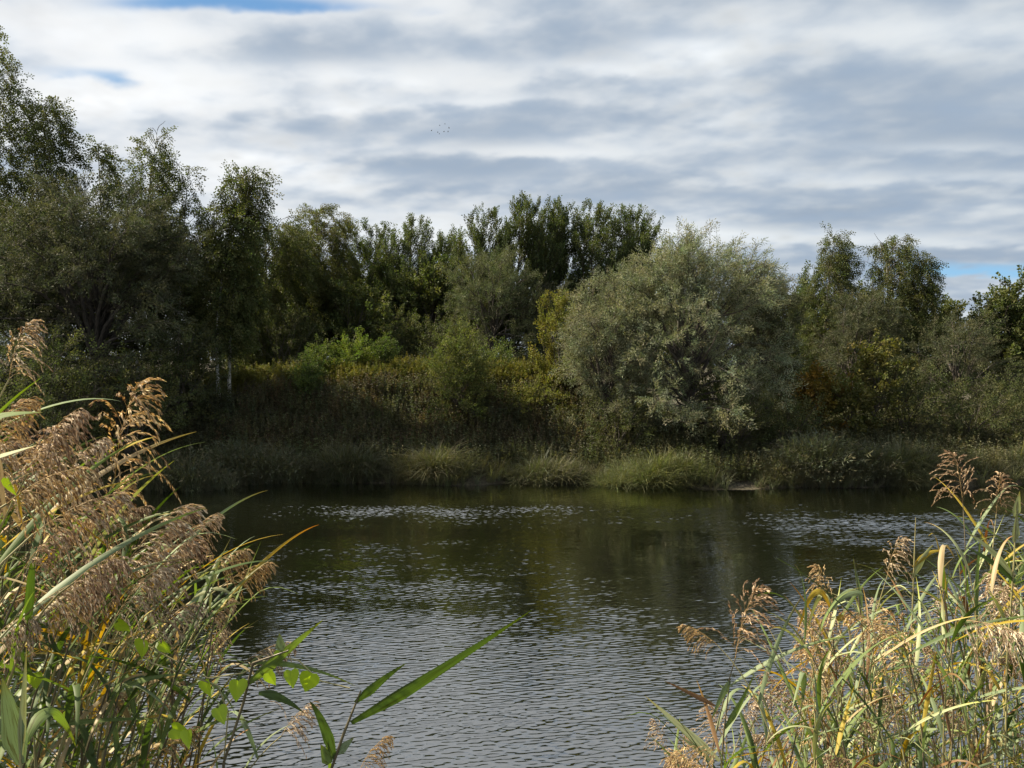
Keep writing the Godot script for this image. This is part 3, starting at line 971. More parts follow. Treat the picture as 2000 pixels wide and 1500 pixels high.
func build_bank() -> void:
	var tuft := make_grass(601, 30, 1.15, 0.020, 1.15, false)
	var tall := make_grass(602, 26, 1.5, 0.022, 0.8, true)
	var turf := make_grass(603, 24, 0.42, 0.014, 0.7, false)
	var weed := make_weed(611, 0.95, false)
	var gold := make_weed(612, 1.0, true)
	# cover that nobody could count
	scatter("bank_weeds", weed, 6500, 701, func():
		var x := rr(-24.0, 26.0)
		var z := -(shore(x) + rr(0.9, 5.6))
		return Vector3(x, ground_y(x, z) - 0.03, z), Color(0.098, 0.106, 0.052), 0.45, 0.6, 1.15, "dark leafy weeds covering the far bank slope", "weeds", "stuff")
	scatter("dry_bank_weeds", weed, 900, 702, func():
		var x := rr(-12.0, 4.0)
		var z := -(shore(x) + rr(2.0, 6.0))
		return Vector3(x, ground_y(x, z) - 0.03, z), Color(0.110, 0.088, 0.052), 0.4, 0.6, 1.1, "brownish dry weeds on the upper bank slope", "weeds", "stuff")
	scatter("goldenrod", gold, 2600, 703, func():
		var x := rr(-13.5, 3.2)
		var z := -(shore(x) + 5.9 + rr(0.0, 4.2))
		return Vector3(x, ground_y(x, z) - 0.03, z), Color(0.150, 0.150, 0.034), 0.3, 0.65, 1.05, "yellow flowering weeds in a sunlit strip along the bank top", "weeds", "stuff")
	scatter("wood_floor_plants", weed, 2600, 704, func():
		var x := rr(-28.0, 30.0)
		var z := -(shore(x) + rr(7.0, 18.0))
		return Vector3(x, ground_y(x, z) - 0.03, z), Color(0.085, 0.092, 0.044), 0.4, 0.7, 1.3, "dark undergrowth beneath the trees behind the bank", "undergrowth", "stuff")
	scatter("shore_grass", tuft, 800, 705, func():
		var x := rr(-22.0, 20.0)
		if x > 7.8 and x < 8.7: return Vector3(0, -99, 0)
		var z := -(shore(x) + rr(-0.05, 1.3))
		return Vector3(x, maxf(ground_y(x, z), -0.1), z), Color(0.100, 0.104, 0.056), 0.4, 0.35, 0.8, "dull green grass hanging over the far waterline", "grass", "stuff")
	# reed clumps on the far shore
	var grp := "reed clumps along the far waterline"
	var dull := Color(0.105, 0.110, 0.066)
	scatter("reed_clump", tall, 150, 711, func(): return mound(360, 27.6, 1.9, 0.8), dull, 0.4, 0.6, 1.0, "dark reed clump at the left end of the far waterline", "reeds", "", grp)
	scatter("reed_clump", tall, 220, 712, func(): return mound(500, 29.2, 1.9, 0.8), dull, 0.3, 0.65, 1.05, "dark reed clump below the two white birch trunks", "reeds", "", grp)
	scatter("reed_clump", tuft, 360, 713, func(): return mound(670, 29.3, 1.8, 0.8), dull, 0.4, 0.5, 0.95, "dark arching reed clump between the birch trunks and pale grass", "reeds", "", grp)
	scatter("reed_clump", tuft, 480, 714, func(): return mound(850, 29.2, 1.75, 0.9), Color(0.110, 0.110, 0.064), 0.45, 0.5, 0.95, "pale arching grass clump at the water below the leafy alder", "reeds", "", grp)
	scatter("reed_clump", tuft, 200, 715, func(): return mound(1070, 29.0, 1.7, 0.6), dull, 0.4, 0.6, 0.95, "low dark grass clump left of the bright green clump", "reeds", "", grp)
	scatter("reed_clump", tuft, 420, 716, func(): return mound(1275, 28.3, 2.2, 0.75), Color(0.125, 0.140, 0.064), 0.5, 0.6, 1.1, "bright green reed clump at the water below the big willow", "reeds", "", grp)
	scatter("reed_clump", tall, 460, 717, func(): return mound(1610, 28.6, 2.6, 0.9), dull, 0.4, 0.7, 1.1, "wide dark reed clump right of the gravel landing", "reeds", "", grp)
	scatter("reed_clump", tuft, 260, 718, func(): return mound(1765, 28.8, 1.9, 0.9), Color(0.125, 0.130, 0.075), 0.45, 0.75, 1.15, "greyish reed clump at the right end of the wide dark clump", "reeds", "", grp)
	scatter("reed_clump", tuft, 160, 719, func(): return mound(1960, 30.0, 2.2, 0.9), dull, 0.4, 0.5, 0.8, "low grass clump at the right edge of the far bank", "reeds", "", grp)
	# gravel landing
	var st := Sheet.new()
	rng.seed = 731
	for i in 420:
		var a := rr(0, TAU)
		var r := sqrt(rr(0, 1))
		var x := wx(1432, 28.6) + cos(a) * r * 1.05
		var z := -28.55 + sin(a) * r * 0.85
		var s := rr(0.02, 0.06)
		var c := Vector3(x, maxf(ground_y(x, z), -0.02) + s * 0.2, z)
		var q: Array[Vector3] = []
		for k in 6:
			q.append(c + [Vector3.UP * 0.55, Vector3.RIGHT, Vector3.BACK, Vector3.LEFT, Vector3.FORWARD, Vector3.DOWN * 0.5][k] * s * rr(0.7, 1.3))
		for k in 4:
			st.tri(q[0], q[1 + k], q[1 + (k + 1) % 4], Color.WHITE)
			st.tri(q[5], q[1 + (k + 1) % 4], q[1 + k], Color.WHITE)
	tag(part(self, "gravel", st.mesh(), M.stones), "pale gravel landing at the water between two reed clumps", "gravel", "", "stuff")
	# turf on the near bank, under the reeds
	scatter("near_bank_grass", turf, 1700, 741, func():
		var x := rr(-4.5, 4.5)
		var z := -rr(0.5, 5.6)
		return Vector3(x, ground_y(x, z) - 0.02, z), Color(0.075, 0.085, 0.030), 0.35, 0.5, 1.0, "short grass on the near bank under the reeds", "grass", "stuff")

func build_birds() -> void:
	rng.seed = 61
	var d := 210.0
	for b in [[844, 259, "leftmost tiny bird of the flock high over the pond"], [856, 262, "second tiny bird from the left, lowest but one of the flock"], [859, 265, "lowest tiny bird of the far flock"], [860, 249, "upper left tiny bird of the far flock"], [868, 261, "tiny bird in the middle right of the far flock"], [870, 246, "topmost tiny bird of the far flock"], [876, 261, "lower rightmost tiny bird of the far flock"], [878, 254, "upper rightmost tiny bird of the far flock"]]:
		var st := Sheet.new()
		var s := rr(0.8, 1.1)
		st.tube(PackedVector3Array([Vector3(-0.2, 0, 0) * s, Vector3(-0.08, 0, 0) * s, Vector3(0.06, 0.01, 0) * s, Vector3(0.16, 0.03, 0) * s, Vector3(0.21, 0.02, 0) * s]), PackedFloat32Array([0.012, 0.05, 0.055, 0.03, 0.006]), 6)
		var up := rr(0.05, 0.22)
		for w in [-1.0, 1.0]:
			var r0 := Vector3(0.08, 0.03, 0.03 * w) * s
			var r1 := Vector3(-0.06, 0.03, 0.03 * w) * s
			var e0 := Vector3(0.10, 0.03 + up, 0.24 * w) * s
			var e1 := Vector3(-0.05, 0.03 + up, 0.22 * w) * s
			st.tri(r0, e0, r1, Color.WHITE)
			st.tri(r1, e0, e1, Color.WHITE)
			st.tri(e0, Vector3(-0.10, 0.02 + up * 0.8, 0.5 * w) * s, e1, Color.WHITE)
		var o := part(self, "bird", st.mesh(), M.grey_bark, Transform3D(Basis(Vector3.UP, rr(-0.6, 0.6)), Vector3(wx(b[0], d), wy(b[1], d), -d)))
		tag(o, b[2], "bird", "flock of birds in the sky")

const LEFT_MARKS := [[30, 700, "the highest left plume"], [0, 820, "the second highest left plume"], [110, 850, "the big golden plume"], [260, 860, "the spread-out brown plume"], [340, 1010, "the small dark plume"], [395, 1040, "the left bed's third right-pointing plume"], [470, 1090, "the pair of right-pointing plumes"], [420, 1210, "the small hanging plume"], [50, 1000, "the nearest shaded plume"], [195, 1115, "the white-tipped arching plume"], [95, 1170, "the straight-hanging brown plume"], [315, 1120, "the yellowish plume"], [515, 1285, "the dark twisted plume"], [290, 1480, "the tangled bottom plume"], [20, 1400, "the broad grey leaf"], [275, 1265, "the topmost bindweed leaf"], [200, 1420, "the long level yellow leaf"], [270, 1015, "the white-lit level leaf"], [430, 1400, "the lowest bindweed leaf"], [110, 1310, "the left bed's lower left plumes"]]
const RIGHT_MARKS := [[1882, 940, "the highest right plume"], [1962, 965, "the two-sided plume"], [1752, 1080, "the lone straw plume"], [1598, 1130, "the left-bending plume"], [1460, 1230, "the big tasselled plume"], [1465, 1405, "the low pale plume"], [1335, 1420, "the long slanting pale leaf"], [1590, 1215, "the arched yellow leaf"], [1716, 1200, "the plume hidden in leaves"], [1952, 1190, "the dense straw plume"], [1848, 1205, "the loose plume"], [1608, 1355, "the lowest water-side plume"], [1780, 1400, "the large matted plume"], [1895, 1435, "the smaller matted plume"], [1842, 1320, "the grey straw plume"], [1988, 1315, "the plume at the right edge"], [1680, 1140, "the tall bare stalk"], [1790, 1080, "the thin straight stalk"], [1695, 1450, "the plume on the bottom edge"], [1985, 1050, "the upright leaves at the right edge"]]

func beside(px: float, py: float, marks: Array) -> String:
	var best: Array = marks[0]
	for m in marks:
		if Vector2(px - m[0], py - m[1]).length() < Vector2(px - best[0], py - best[1]).length(): best = m
	var v := Vector2(px - best[0], py - best[1])
	var how := ""
	if absf(v.x) > 2.0 * absf(v.y): how = "right of " if v.x > 0.0 else "left of "
	elif absf(v.y) > 2.0 * absf(v.x): how = "below " if v.y > 0.0 else "above "
	else: how = ("below and " if v.y > 0.0 else "above and ") + ("right of " if v.x > 0.0 else "left of ")
	return ("just " if v.length() < 45.0 else "a little " if v.length() < 85.0 else "some way ") + how + str(best[2])

func build_reeds() -> void:
	var lg := "reeds in the left foreground bed"
	var rg := "reeds in the right foreground bed"
	var green := ["reed_green", "reed_glaucous", "reed_green", "reed_deep"]
	var mixed := ["reed_green", "reed_glaucous", "reed_pale", "reed_yellow", "reed_straw"]
	var pale := ["reed_pale", "reed_glaucous", "reed_pale", "reed_green", "reed_yellow", "reed_straw"]
	# plumed reeds that can be told apart, left bed
	plumed(18, 740, 72, 640, 1.9, 1, "highest plume at the left edge, standing up against the dark trees", lg, green, 4)
	plumed(-30, 860, 42, 772, 1.8, 0, "plume at the left edge just below the highest one", lg, green, 4)
	plumed(55, 920, 165, 786, 1.7, 0, "big golden plume leaning right, left of the spread-out brown plume", lg, mixed, 4, 0.5, 1.1)
	plumed(222, 935, 300, 772, 1.75, 1, "spread-out brown plume with an upright tip, most prominent on the left", lg, mixed, 4, 0.4, 1.15)
	plumed(120, 945, 215, 868, 1.65, 0, "bronze plume hanging between the golden and the spread-out brown plume", lg, mixed, 3)
	plumed(310, 1055, 368, 968, 2.0, 0, "small dark plume just right below the spread-out brown plume", lg, green, 4, 0.4, 0.8)
	plumed(350, 1075, 434, 1010, 2.05, 0, "plume pointing right above the two lowest right-pointing plumes", lg, green, 4, 0.5, 0.9)
	plumed(410, 1108, 496, 1066, 2.1, 0, "upper of the two plumes reaching farthest right over the dark water", lg, ["reed_glaucous", "reed_pale"], 5, 0.5, 0.9)
	plumed(440, 1140, 526, 1092, 2.1, 0, "lower of the two plumes reaching farthest right over the dark water", lg, ["reed_glaucous", "reed_pale"], 4, 0.5, 0.9)
	plumed(388, 1235, 450, 1183, 2.1, 0, "small plume hanging right below the pair over the water", lg, green, 4, 0.4, 0.8)
	plumed(380, 1290, 445, 1235, 2.2, 0, "wispy plume low on the right side of the left bed", lg, green, 3, 0.4, 0.8)
	plumed(10, 985, 95, 955, 1.25, 0, "large shaded plume drooping at the left edge, nearest of all", lg, green, 2, 0.3, 1.0)
	plumed(60, 1045, 120, 1000, 1.3, 0, "dark brown hanging plume beside the nearest shaded one", lg, green, 2, 0.3, 1.05)
	plumed(140, 1140, 250, 1092, 1.35, 0, "white-tipped plume arching right in the middle of the left bed", lg, green, 3, 0.3, 0.9)
	plumed(60, 1190, 130, 1150, 1.4, 0, "brown plume hanging straight down below the white-tipped one", lg, green, 3, 0.3, 0.95)
	plumed(290, 1150, 345, 1095, 1.9, 0, "yellowish plume behind the white-tipped arching plume", lg, mixed, 4, 0.4, 0.9)
	plumed(545, 1445, 612, 1395, 2.5, 1, "greyish feathery plume low over the bright ripples", lg, green, 4, 0.4, 1.0)
	plumed(700, 1510, 775, 1452, 2.4, 0, "plume tip rising from the bottom edge right of the left bed", lg, green, 2, 0.3, 0.8)
	plumed(470, 1300, 560, 1270, 1.75, 0, "dark twisted plume arching over the yellow green vine leaves", lg, ["reed_deep", "reed_green"], 3, 0.4, 0.8, true)
	plumed(255, 1500, 330, 1455, 1.9, 1, "tangled pale plume at the bottom of the left bed", lg, green, 3, 0.3, 1.0)
	plumed(30, 1130, 95, 1065, 1.6, 0, "straw plume at the left edge under the large shaded plume", lg, mixed, 3, 0.3, 1.0)
	plumed(-20, 1250, 50, 1205, 1.45, 0, "lowest plume at the left edge above the broad grey leaf", lg, mixed, 3, 0.3, 0.9)
	plumed(290, 1400, 350, 1350, 2.1, 0, "brown plume sunk in the leaves low in the left bed", lg, green, 4, 0.3, 0.9)
	plumed(150, 1400, 215, 1360, 1.9, 0, "shaded plume among dark leaves low in the left bed", lg, green, 4, 0.3, 0.9)
	plumed(210, 1030, 280, 985, 1.9, 0, "plume half hidden below the spread-out brown plume", lg, mixed, 3, 0.3, 1.0)
	plumed(270, 1240, 335, 1205, 1.7, 1, "golden feathery plume among the lit leaves of the left bed", lg, mixed, 4, 0.3, 0.9)
	# right bed
	plumed(1884, 985, 1880, 893, 3.0, 2, "highest plume on the right, open like a small tree on a straight stem", rg, pale, 3, 0.15, 1.0, true)
	plumed(1950, 1005, 1974, 928, 3.0, 1, "plume beside the highest one on the right, hanging to both sides", rg, pale, 5, 0.25, 0.95)
	plumed(1738, 1125, 1766, 1040, 3.1, 0, "straw plume standing alone above the leaves between two thin stalks", rg, pale, 4, 0.2, 0.9)
	plumed(1618, 1165, 1578, 1102, 3.2, 0, "small dark plume bending left at the top of the right bed's slope", rg, mixed, 4, 0.3, 0.85)
	plumed(1440, 1290, 1482, 1165, 2.5, 2, "big brown plume with side tassels standing over open water", rg, ["reed_glaucous", "reed_green"], 4, 0.1, 1.1, true)
	plumed(1405, 1265, 1362, 1235, 2.5, 0, "left-hanging tassel plume beside the big brown plume over open water", rg, ["reed_glaucous"], 2, 0.2, 0.8)
	plumed(1455, 1435, 1475, 1375, 2.9, 0, "pale plume low on the water side of the right bed", rg, mixed, 3, 0.2, 0.8)
	plumed(1300, 1475, 1285, 1430, 2.9, 0, "faint small plume farthest left at the bottom of the right bed", rg, mixed, 2, 0.2, 0.7)
	plumed(1335, 1480, 1345, 1430, 2.9, 0, "faint small plume next to the long pale leaf at the bottom", rg, mixed, 2, 0.2, 0.7)
	plumed(1600, 1260, 1585, 1215, 3.0, 0, "straw plume hanging under the arched yellow leaf", rg, pale, 4, 0.2, 0.85)
	plumed(1712, 1235, 1720, 1180, 3.2, 0, "plume hidden among leaves right of the arched yellow leaf", rg, pale, 4, 0.2, 0.85)
	plumed(1945, 1215, 1958, 1165, 2.8, 0, "dense straw plume hanging near the right edge", rg, pale, 4, 0.2, 1.1)
	plumed(1845, 1235, 1850, 1180, 3.1, 0, "loose plume below the highest plume's stem", rg, pale, 4, 0.2, 0.8)
	plumed(1615, 1385, 1600, 1330, 2.9, 0, "lowest straw plume at the water side of the right bed", rg, pale, 4, 0.2, 0.9)
	plumed(1790, 1425, 1770, 1375, 2.7, 0, "large matted straw plume at the bottom right", rg, pale, 3, 0.2, 1.2)
	plumed(1900, 1460, 1890, 1410, 2.7, 0, "matted straw plume right of the large matted one", rg, pale, 3, 0.2, 1.1)
	plumed(1850, 1345, 1835, 1300, 2.8, 0, "grey straw plume above the matted plumes", rg, pale, 3, 0.2, 1.0)
	plumed(1985, 1340, 1992, 1290, 2.8, 0, "straw plume cut by the right edge", rg, pale, 3, 0.2, 1.0)
	plumed(1700, 1470, 1690, 1430, 2.8, 0, "straw plume at the bottom edge left of the matted plumes", rg, pale, 3, 0.2, 0.9)

	# leafy stems crowding between them
	rng.seed = 8101
	for i in 125:
		var d := rr(1.6, 3.4)
		var px := rr(-160.0, 430.0)
		var env := lerpf(860.0, 1130.0, smoothstep(-50.0, 480.0, px)) + absf(rng.randfn(0.0, 1.0)) * 190.0 + 40.0
		if px > 330.0: env = maxf(env, 1190.0)
		var neck := Vector3(wx(px, d), wy(env, d), -d)
		var fx := neck.x - rr(0.05, 0.5)
		var fz := neck.z + rr(-0.3, 0.3)
		var foot := Vector3(fx, maxf(ground_y(fx, fz), -0.3), fz)
		if neck.y - foot.y < 0.5: neck.y = foot.y + rr(0.5, 0.9)
		var v := Vector3(rr(0.0, 0.8), rr(0.5, 1.0), rr(-0.3, 0.3))
		var zone := beside(px, env, LEFT_MARKS)
		var has := rng.randf() < 0.24 and px < 270.0
		reed(foot, neck, v, rng.randi_range(0, 11) if has else -1, rr(0.5, 0.8), ("brown plumed reed " if has else "plumeless leafy reed ") + zone, lg, pick_leaves(rng.randi_range(6, 10), 0.25, 1.0, ["reed_deep", "reed_deep", "reed_glaucous", "reed_deep", "reed_green", "reed_green", "reed_straw", "reed_yellow"], 0.3), 1.0, rng.randf() < 0.7, 0.95)  # leans to darker leaves, putting the dim light of this bed into their colour
	rng.seed = 8150
	for i in 4:   # more plumes packed into the upper left bed
		var d := rr(1.55, 2.3)
		var px := rr(-60.0, 230.0)
		var py := lerpf(930.0, 1130.0, smoothstep(0.0, 330.0, px)) + rr(0.0, 260.0)
		var neck := Vector3(wx(px, d), wy(py, d), -d)
		var fx := neck.x - rr(0.1, 0.5)
		var fz := neck.z + rr(-0.3, 0.2)
		var foot := Vector3(fx, maxf(ground_y(fx, fz), -0.3), fz)
		reed(foot, neck, Vector3(rr(0.3, 1.0), rr(0.4, 0.9), rr(-0.2, 0.2)), [0, 3, 6, 9, 4, 7][rng.randi() % 6], rr(0.6, 0.9), "brown plumed reed " + beside(px, py, LEFT_MARKS), lg, pick_leaves(2, 0.4, 0.8, ["reed_deep", "reed_green", "reed_straw"], 0.5), 1.0, true, 0.7)
	rng.seed = 8202
	for i in 165:
		var d := rr(2.3, 4.4)
		var px := rr(1400.0, 2130.0)
		var env := 1400.0
		env = lerpf(1420.0, 1180.0, smoothstep(1400.0, 1600.0, px))
		env = lerpf(env, 1000.0, smoothstep(1600.0, 1980.0, px)) + absf(rng.randfn(0.0, 1.0)) * 150.0 + 45.0
		var neck := Vector3(wx(px, d), wy(env, d), -d)
		var fx := neck.x + rr(-0.25, 0.35)
		var fz := neck.z + rr(-0.3, 0.3)
		var foot := Vector3(fx, maxf(ground_y(fx, fz), -0.3), fz)
		if neck.y - foot.y < 0.5: neck.y = foot.y + rr(0.5, 0.9)
		var v := Vector3(rr(-0.7, 0.3), rr(0.5, 1.0), rr(-0.3, 0.3))
		var zone := beside(px, env, RIGHT_MARKS)
		var has := rng.randf() < 0.35 and env > 1200.0
		reed(foot, neck, v, rng.randi_range(0, 11) if has else -1, rr(0.5, 0.8), ("straw plumed reed " if has else "plumeless pale reed ") + zone, rg, pick_leaves(rng.randi_range(7, 11), 0.25, 1.0, ["reed_pale", "reed_glaucous", "reed_green", "reed_straw", "reed_pale", "reed_yellow", "reed_deep", "reed_green", "reed_deep", "reed_rust", "reed_pale", "reed_green", "reed_glaucous"], 0.15), 1.0, rng.randf() < 0.5, 0.95)
	hero_leaves()


func blade_between(parent: Node3D, a: Vector3, b: Vector3, width: float, sag: float, mat: String, face: Vector3, tip := Color(1.1, 0.8, 0.4)) -> void:
	# one leaf laid from a to b, its broad side turned to face
	var st := Sheet.new()
	var n := 18
	var mid := (a + b) * 0.5 + Vector3.UP * sag
	for i in n + 1:
		var t := float(i) / n
		var p := bez(a, mid, b, t)
		var d := (bez(a, mid, b, minf(t + 0.03, 1.0)) - bez(a, mid, b, maxf(t - 0.03, 0.0))).normalized()
		var side := d.cross(face).normalized()
		var up := side.cross(d).normalized()
		var w := width * (0.35 + 2.6 * t) if t < 0.25 else width * pow(maxf(0.0, (1.0 - t) / 0.75), 0.8)
		w = maxf(w, 0.0007)
		var col := Color.WHITE.lerp(tip, clampf((t - 0.72) * 4.0, 0.0, 1.0))
		st.vert(p - side * w * 0.5 + up * w * 0.18, (up - side * 0.3).normalized(), col, Vector2(0, t * 0.4))
		st.vert(p, up, col, Vector2(0.5, t * 0.4))
		st.vert(p + side * w * 0.5 + up * w * 0.18, (up + side * 0.3).normalized(), col, Vector2(1, t * 0.4))
	for i in n:
		var k := i * 3
		st.quad(k, k + 3, k + 4, k + 1)
		st.quad(k + 1, k + 4, k + 5, k + 2)
	part(parent, "leaf", st.mesh(), M[mat])

func at_px(px: float, py: float, d: float) -> Vector3:
	return Vector3(wx(px, d), wy(py, d), -d)

func lone_reed(label: String, group: String, d: float, stem_px: Array, leaves: Array, dark := true) -> void:
	# a plumeless reed: stem_px from low to high, leaves [x0, y0, x1, y1, width, sag, material, depth change, face]
	var low := at_px(stem_px[0][0], stem_px[0][1], d)
	var g := ground_y(low.x, low.z)
	var foot := Vector3(low.x, minf(g, low.y - 0.02), low.z)
	var o := thing("reed", foot, label, "reed", group)
	var pts := PackedVector3Array([Vector3.ZERO])
	var rad := PackedFloat32Array([0.0038])
	for s in stem_px:
		pts.append(at_px(s[0], s[1], d) - foot)
		rad.append(0.0030)
	rad[rad.size() - 1] = 0.0016
	var st := Sheet.new()
	st.tube(pts, rad, 7)
	part(o, "stem", st.mesh(), M.dark_stem if dark else M.stem)
	for l in leaves:
		blade_between(o, at_px(l[0], l[1], d) - foot, at_px(l[2], l[3], d + l[7]) - foot, l[4], l[5], l[6], l[8])

func hero_leaves() -> void:
	var lg := "reeds in the left foreground bed"
	var rg := "reeds in the right foreground bed"
	var f := Vector3(0.15, 0.55, 0.8)
	var top := Vector3(0.1, 0.9, 0.35)
	var lit := Vector3(0.55, -0.12, 0.8)   # turned so that the sun shines through
	lone_reed("dark-stemmed reed with one very long leaf pointing right over the water", lg, 1.55, [[640, 1520], [668, 1440], [702, 1355]], [[682, 1418, 1040, 1194, 0.032, -0.006, "reed_deep", 0.05, lit], [690, 1378, 792, 1300, 0.024, 0.01, "reed_deep", 0.02, lit], [650, 1490, 600, 1375, 0.022, 0.03, "reed_deep", -0.05, f], [655, 1480, 688, 1448, 0.02, 0.0, "reed_glaucous", 0.02, f], [640, 1500, 622, 1462, 0.026, 0.0, "reed_green", 0.0, f]])
	lone_reed("dark-stemmed reed with short stiff upright leaves above the vine", lg, 1.6, [[430, 1500], [470, 1380], [490, 1300], [560, 1275]], [[480, 1340, 628, 1214, 0.028, 0.004, "reed_green", 0.03, lit], [545, 1275, 542, 1240, 0.022, 0.0, "reed_glaucous", 0.0, f], [490, 1300, 690, 1345, 0.012, 0.03, "reed_green", 0.1, f], [500, 1360, 590, 1400, 0.02, 0.02, "reed_deep", 0.05, f]])
	lone_reed("reed with a broad white-lit leaf lying level above the water", lg, 1.85, [[150, 1300], [165, 1170], [185, 1030]], [[180, 1025, 330, 1004, 0.034, 0.0, "reed_pale", 0.05, top], [190, 1035, 285, 1030, 0.02, -0.01, "reed_pale", 0.0, top]])
	lone_reed("reed at the left edge with a level green leaf under the second plume", lg, 1.5, [[-60, 1100], [-50, 950], [-20, 815]], [[-25, 822, 82, 806, 0.026, 0.006, "reed_green", 0.05, top], [-20, 900, 70, 870, 0.016, 0.0, "reed_pale", 0.05, top]], false)
	lone_reed("reed at the bottom left with a broad upright grey leaf", lg, 1.1, [[30, 1560], [28, 1480]], [[30, 1500, -5, 1330, 0.034, 0.015, "reed_glaucous", 0.0, f], [30, 1490, 44, 1270, 0.012, 0.0, "reed_pale", 0.0, f], [40, 1460, 140, 1470, 0.02, 0.1, "reed_green", 0.1, f]], false)
	lone_reed("reed with a long level yellow leaf across the lower left bed", lg, 1.6, [[60, 1520], [55, 1440]], [[55, 1432, 330, 1412, 0.016, 0.015, "reed_green", 0.1, top], [230, 1350, 360, 1320, 0.018, 0.01, "reed_green", 0.1, top]], false)
	lone_reed("reed with star of narrow pale leaves beneath the two right-pointing plumes", lg, 2.05, [[330, 1290], [370, 1210], [410, 1145]], [[410, 1150, 425, 1100, 0.012, 0.0, "reed_pale", 0.0, f], [408, 1155, 460, 1175, 0.012, 0.025, "reed_pale", 0.0, f], [405, 1160, 370, 1175, 0.012, 0.01, "reed_pale", 0.0, f], [408, 1150, 395, 1120, 0.012, 0.0, "reed_glaucous", 0.0, f], [408, 1160, 405, 1200, 0.01, 0.01, "reed_pale", 0.0, f]])
	lone_reed("reed with an arched yellow leaf curving down over the right bed's edge", rg, 2.9, [[1660, 1500], [1640, 1330], [1625, 1190]], [[1625, 1190, 1560, 1250, 0.026, 0.22, "reed_yellow", 0.0, f], [1630, 1195, 1575, 1270, 0.022, 0.24, "reed_pale", 0.1, f], [1640, 1215, 1665, 1235, 0.026, 0.05, "reed_yellow", 0.0, f], [1690, 1165, 1600, 1240, 0.03, 0.12, "reed_glaucous", 0.0, f]])
	lone_reed("tall bare stalk with one upright narrow leaf in the right bed", rg, 3.0, [[1695, 1330], [1690, 1240], [1683, 1180], [1672, 1095]], [[1688, 1190, 1670, 1092, 0.020, 0.0, "reed_glaucous", 0.0, f]])
	lone_reed("thin straight stalk rising left of the highest right-hand plume", rg, 3.0, [[1785, 1330], [1788, 1180], [1792, 1012]], [[1788, 1130, 1828, 1065, 0.024, 0.03, "reed_pale", 0.0, f], [1788, 1110, 1850, 1080, 0.022, 0.05, "reed_yellow", 0.0, f]], false)
	lone_reed("reed with long pale leaf slanting up left at the bottom of the right bed", rg, 2.5, [[1420, 1560], [1412, 1500]], [[1410, 1495, 1262, 1365, 0.030, 0.0, "reed_pale", 0.1, f], [1400, 1500, 1325, 1440, 0.018, 0.0, "reed_pale", 0.0, f]], false)
	lone_reed("reed stalk under the big brown plume with two bent leaves", rg, 2.5, [[1412, 1540], [1418, 1440], [1430, 1330]], [[1430, 1335, 1393, 1415, 0.022, 0.02, "reed_glaucous", 0.0, f], [1420, 1430, 1478, 1320, 0.020, -0.02, "reed_green", 0.0, f], [1400, 1385, 1300, 1335, 0.018, 0.0, "reed_rust", 0.0, f]])
	lone_reed("reed at the right edge with pale leaves standing straight up", rg, 2.6, [[1975, 1300], [1985, 1120], [1990, 980]], [[1985, 1010, 1995, 960, 0.03, 0.0, "reed_pale", 0.0, f], [1985, 1060, 1990, 1000, 0.03, 0.0, "reed_pale", 0.0, f], [1985, 1130, 1890, 1040, 0.03, 0.03, "reed_pale", 0.0, f], [1988, 1140, 1890, 1070, 0.03, 0.02, "reed_deep", 0.0, f]], false)
	lone_reed("single curled pale leaf hanging in from the right edge above the water", rg, 1.8, [[2060, 1100], [2050, 900], [2040, 780]], [[2040, 790, 1996, 890, 0.012, 0.07, "reed_pale", 0.0, f]], false)
	# bindweed climbing the left bed
	var vd := 1.62
	var spots := [[605, 1330, 46, -20], [565, 1325, 34, 10], [460, 1345, 40, 0], [520, 1330, 28, 30], [225, 1228, 34, 60], [275, 1265, 38, -10], [310, 1272, 26, 40], [545, 1290, 26, -30], [12, 945, 40, 20], [420, 1400, 34, 30], [330, 1440, 40, 70], [360, 1445, 34, 10], [60, 1330, 34, 0], [395, 1345, 34, 20]]
	var heart := Sheet.new()
	var ring := [Vector2(0, 0), Vector2(0.25, 0.14), Vector2(0.48, 0.02), Vector2(0.52, -0.28), Vector2(0.38, -0.62), Vector2(0.15, -0.95), Vector2(0, -1.18), Vector2(-0.15, -0.95), Vector2(-0.38, -0.62), Vector2(-0.52, -0.28), Vector2(-0.48, 0.02), Vector2(-0.25, 0.14)]
	for i in ring.size():
		var p: Vector2 = ring[i]
		var q: Vector2 = ring[(i + 1) % ring.size()]
		heart.tri(Vector3(0, -0.3, 0.0), Vector3(p.x, p.y, absf(p.x) * 0.35 + 0.05 * p.y), Vector3(q.x, q.y, absf(q.x) * 0.35 + 0.05 * q.y), Color.WHITE)
	var hm := heart.mesh()
	var o := thing("bindweed_vine", at_px(430, 1500, vd), "bindweed vine with glowing yellow green heart-shaped leaves climbing the left bed", "vine")
	var line := PackedVector3Array()
	var lr := PackedFloat32Array()
	for s in [[430, 1500], [440, 1400], [420, 1345], [350, 1320], [290, 1300], [225, 1245], [290, 1270], [400, 1330], [470, 1320], [530, 1285], [580, 1295], [620, 1335], [680, 1350]]:
		line.append(at_px(s[0], s[1], vd) - o.position)
		lr.append(0.0016)
	var vs := Sheet.new()
	vs.tube(line, lr, 5)
	part(o, "stem", vs.mesh(), M.stem)
	rng.seed = 99
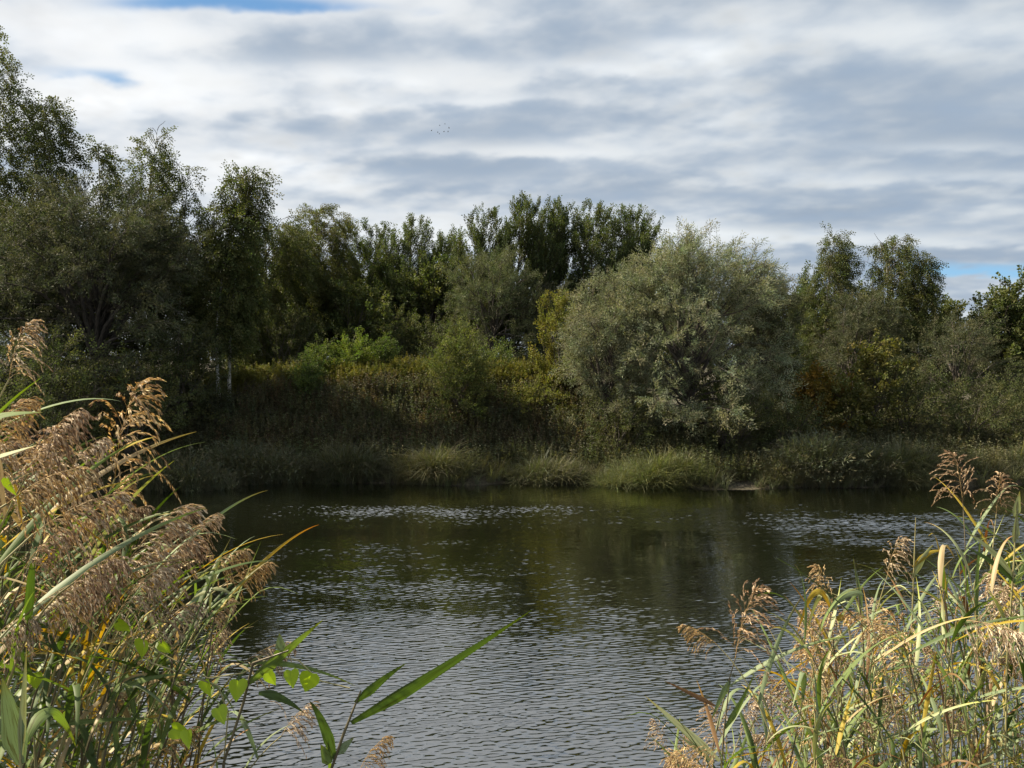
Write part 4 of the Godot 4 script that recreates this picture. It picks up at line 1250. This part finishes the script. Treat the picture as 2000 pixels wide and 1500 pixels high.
	for s in spots:
		var sc: float = s[2] / FOC * vd * 0.85
		var b := Basis(Vector3.UP, rr(-0.6, 0.6)).rotated(Vector3.BACK, deg_to_rad(s[3])).rotated(Vector3.RIGHT, rr(-0.5, 0.2))
		part(o, "leaf", hm, M.bindweed_leaf, Transform3D(b.scaled_local(Vector3.ONE * sc), at_px(s[0], s[1] - 10, vd + rr(-0.05, 0.03)) - o.position))

func _ready() -> void:
	# ------------------------------------------------ camera, sky, sun
	var cam := Camera3D.new()
	cam.name = "camera"
	cam.position = Vector3(0, EYE, 0)
	cam.rotation.x = -atan((750.0 - HORIZON) / FOC)
	cam.fov = rad_to_deg(2.0 * atan(750.0 / FOC))
	cam.near = 0.05
	cam.far = 900.0
	add_child(cam)
	cam.current = true
	var env := Environment.new()
	env.background_mode = Environment.BG_SKY
	env.sky = Sky.new()
	var pano := PanoramaSkyMaterial.new()
	pano.panorama = make_sky()
	env.sky.sky_material = pano
	env.sky_rotation = Vector3(0, PI, 0)   # the panorama's seam lies behind the camera
	env.background_energy_multiplier = 0.43
	env.tonemap_mode = Environment.TONE_MAPPER_LINEAR
	env.tonemap_exposure = 2.65
	env.sdfgi_enabled = true
	env.ssao_enabled = true
	env.ssil_enabled = true
	var we := WorldEnvironment.new()
	we.name = "world_environment"
	we.environment = env
	add_child(we)
	var sun := DirectionalLight3D.new()
	sun.name = "sun"
	sun.light_energy = 1.6
	sun.light_color = Color(1.0, 0.94, 0.83)
	sun.light_angular_distance = 0.6
	sun.shadow_enabled = true
	add_child(sun)
	sun.look_at_from_position(SUN_TO * 100.0, Vector3.ZERO)
	# ------------------------------------------------ the setting
	n_low.seed = 3; n_low.frequency = 0.02; n_low.fractal_octaves = 3
	n_mid.seed = 4; n_mid.frequency = 0.03; n_mid.fractal_octaves = 4
	make_materials()
	build_ground()
	build_water()
	var k := 0
	for kind in ["birch", "poplar", "willow", "maple", "shrub"]:
		sprays[kind] = []
		for s in 3:
			sprays[kind].append(make_spray(kind, 300 + k))
			k += 1
	build_trees()
	build_bank()
	make_reed_parts()
	build_reeds()
	build_birds()
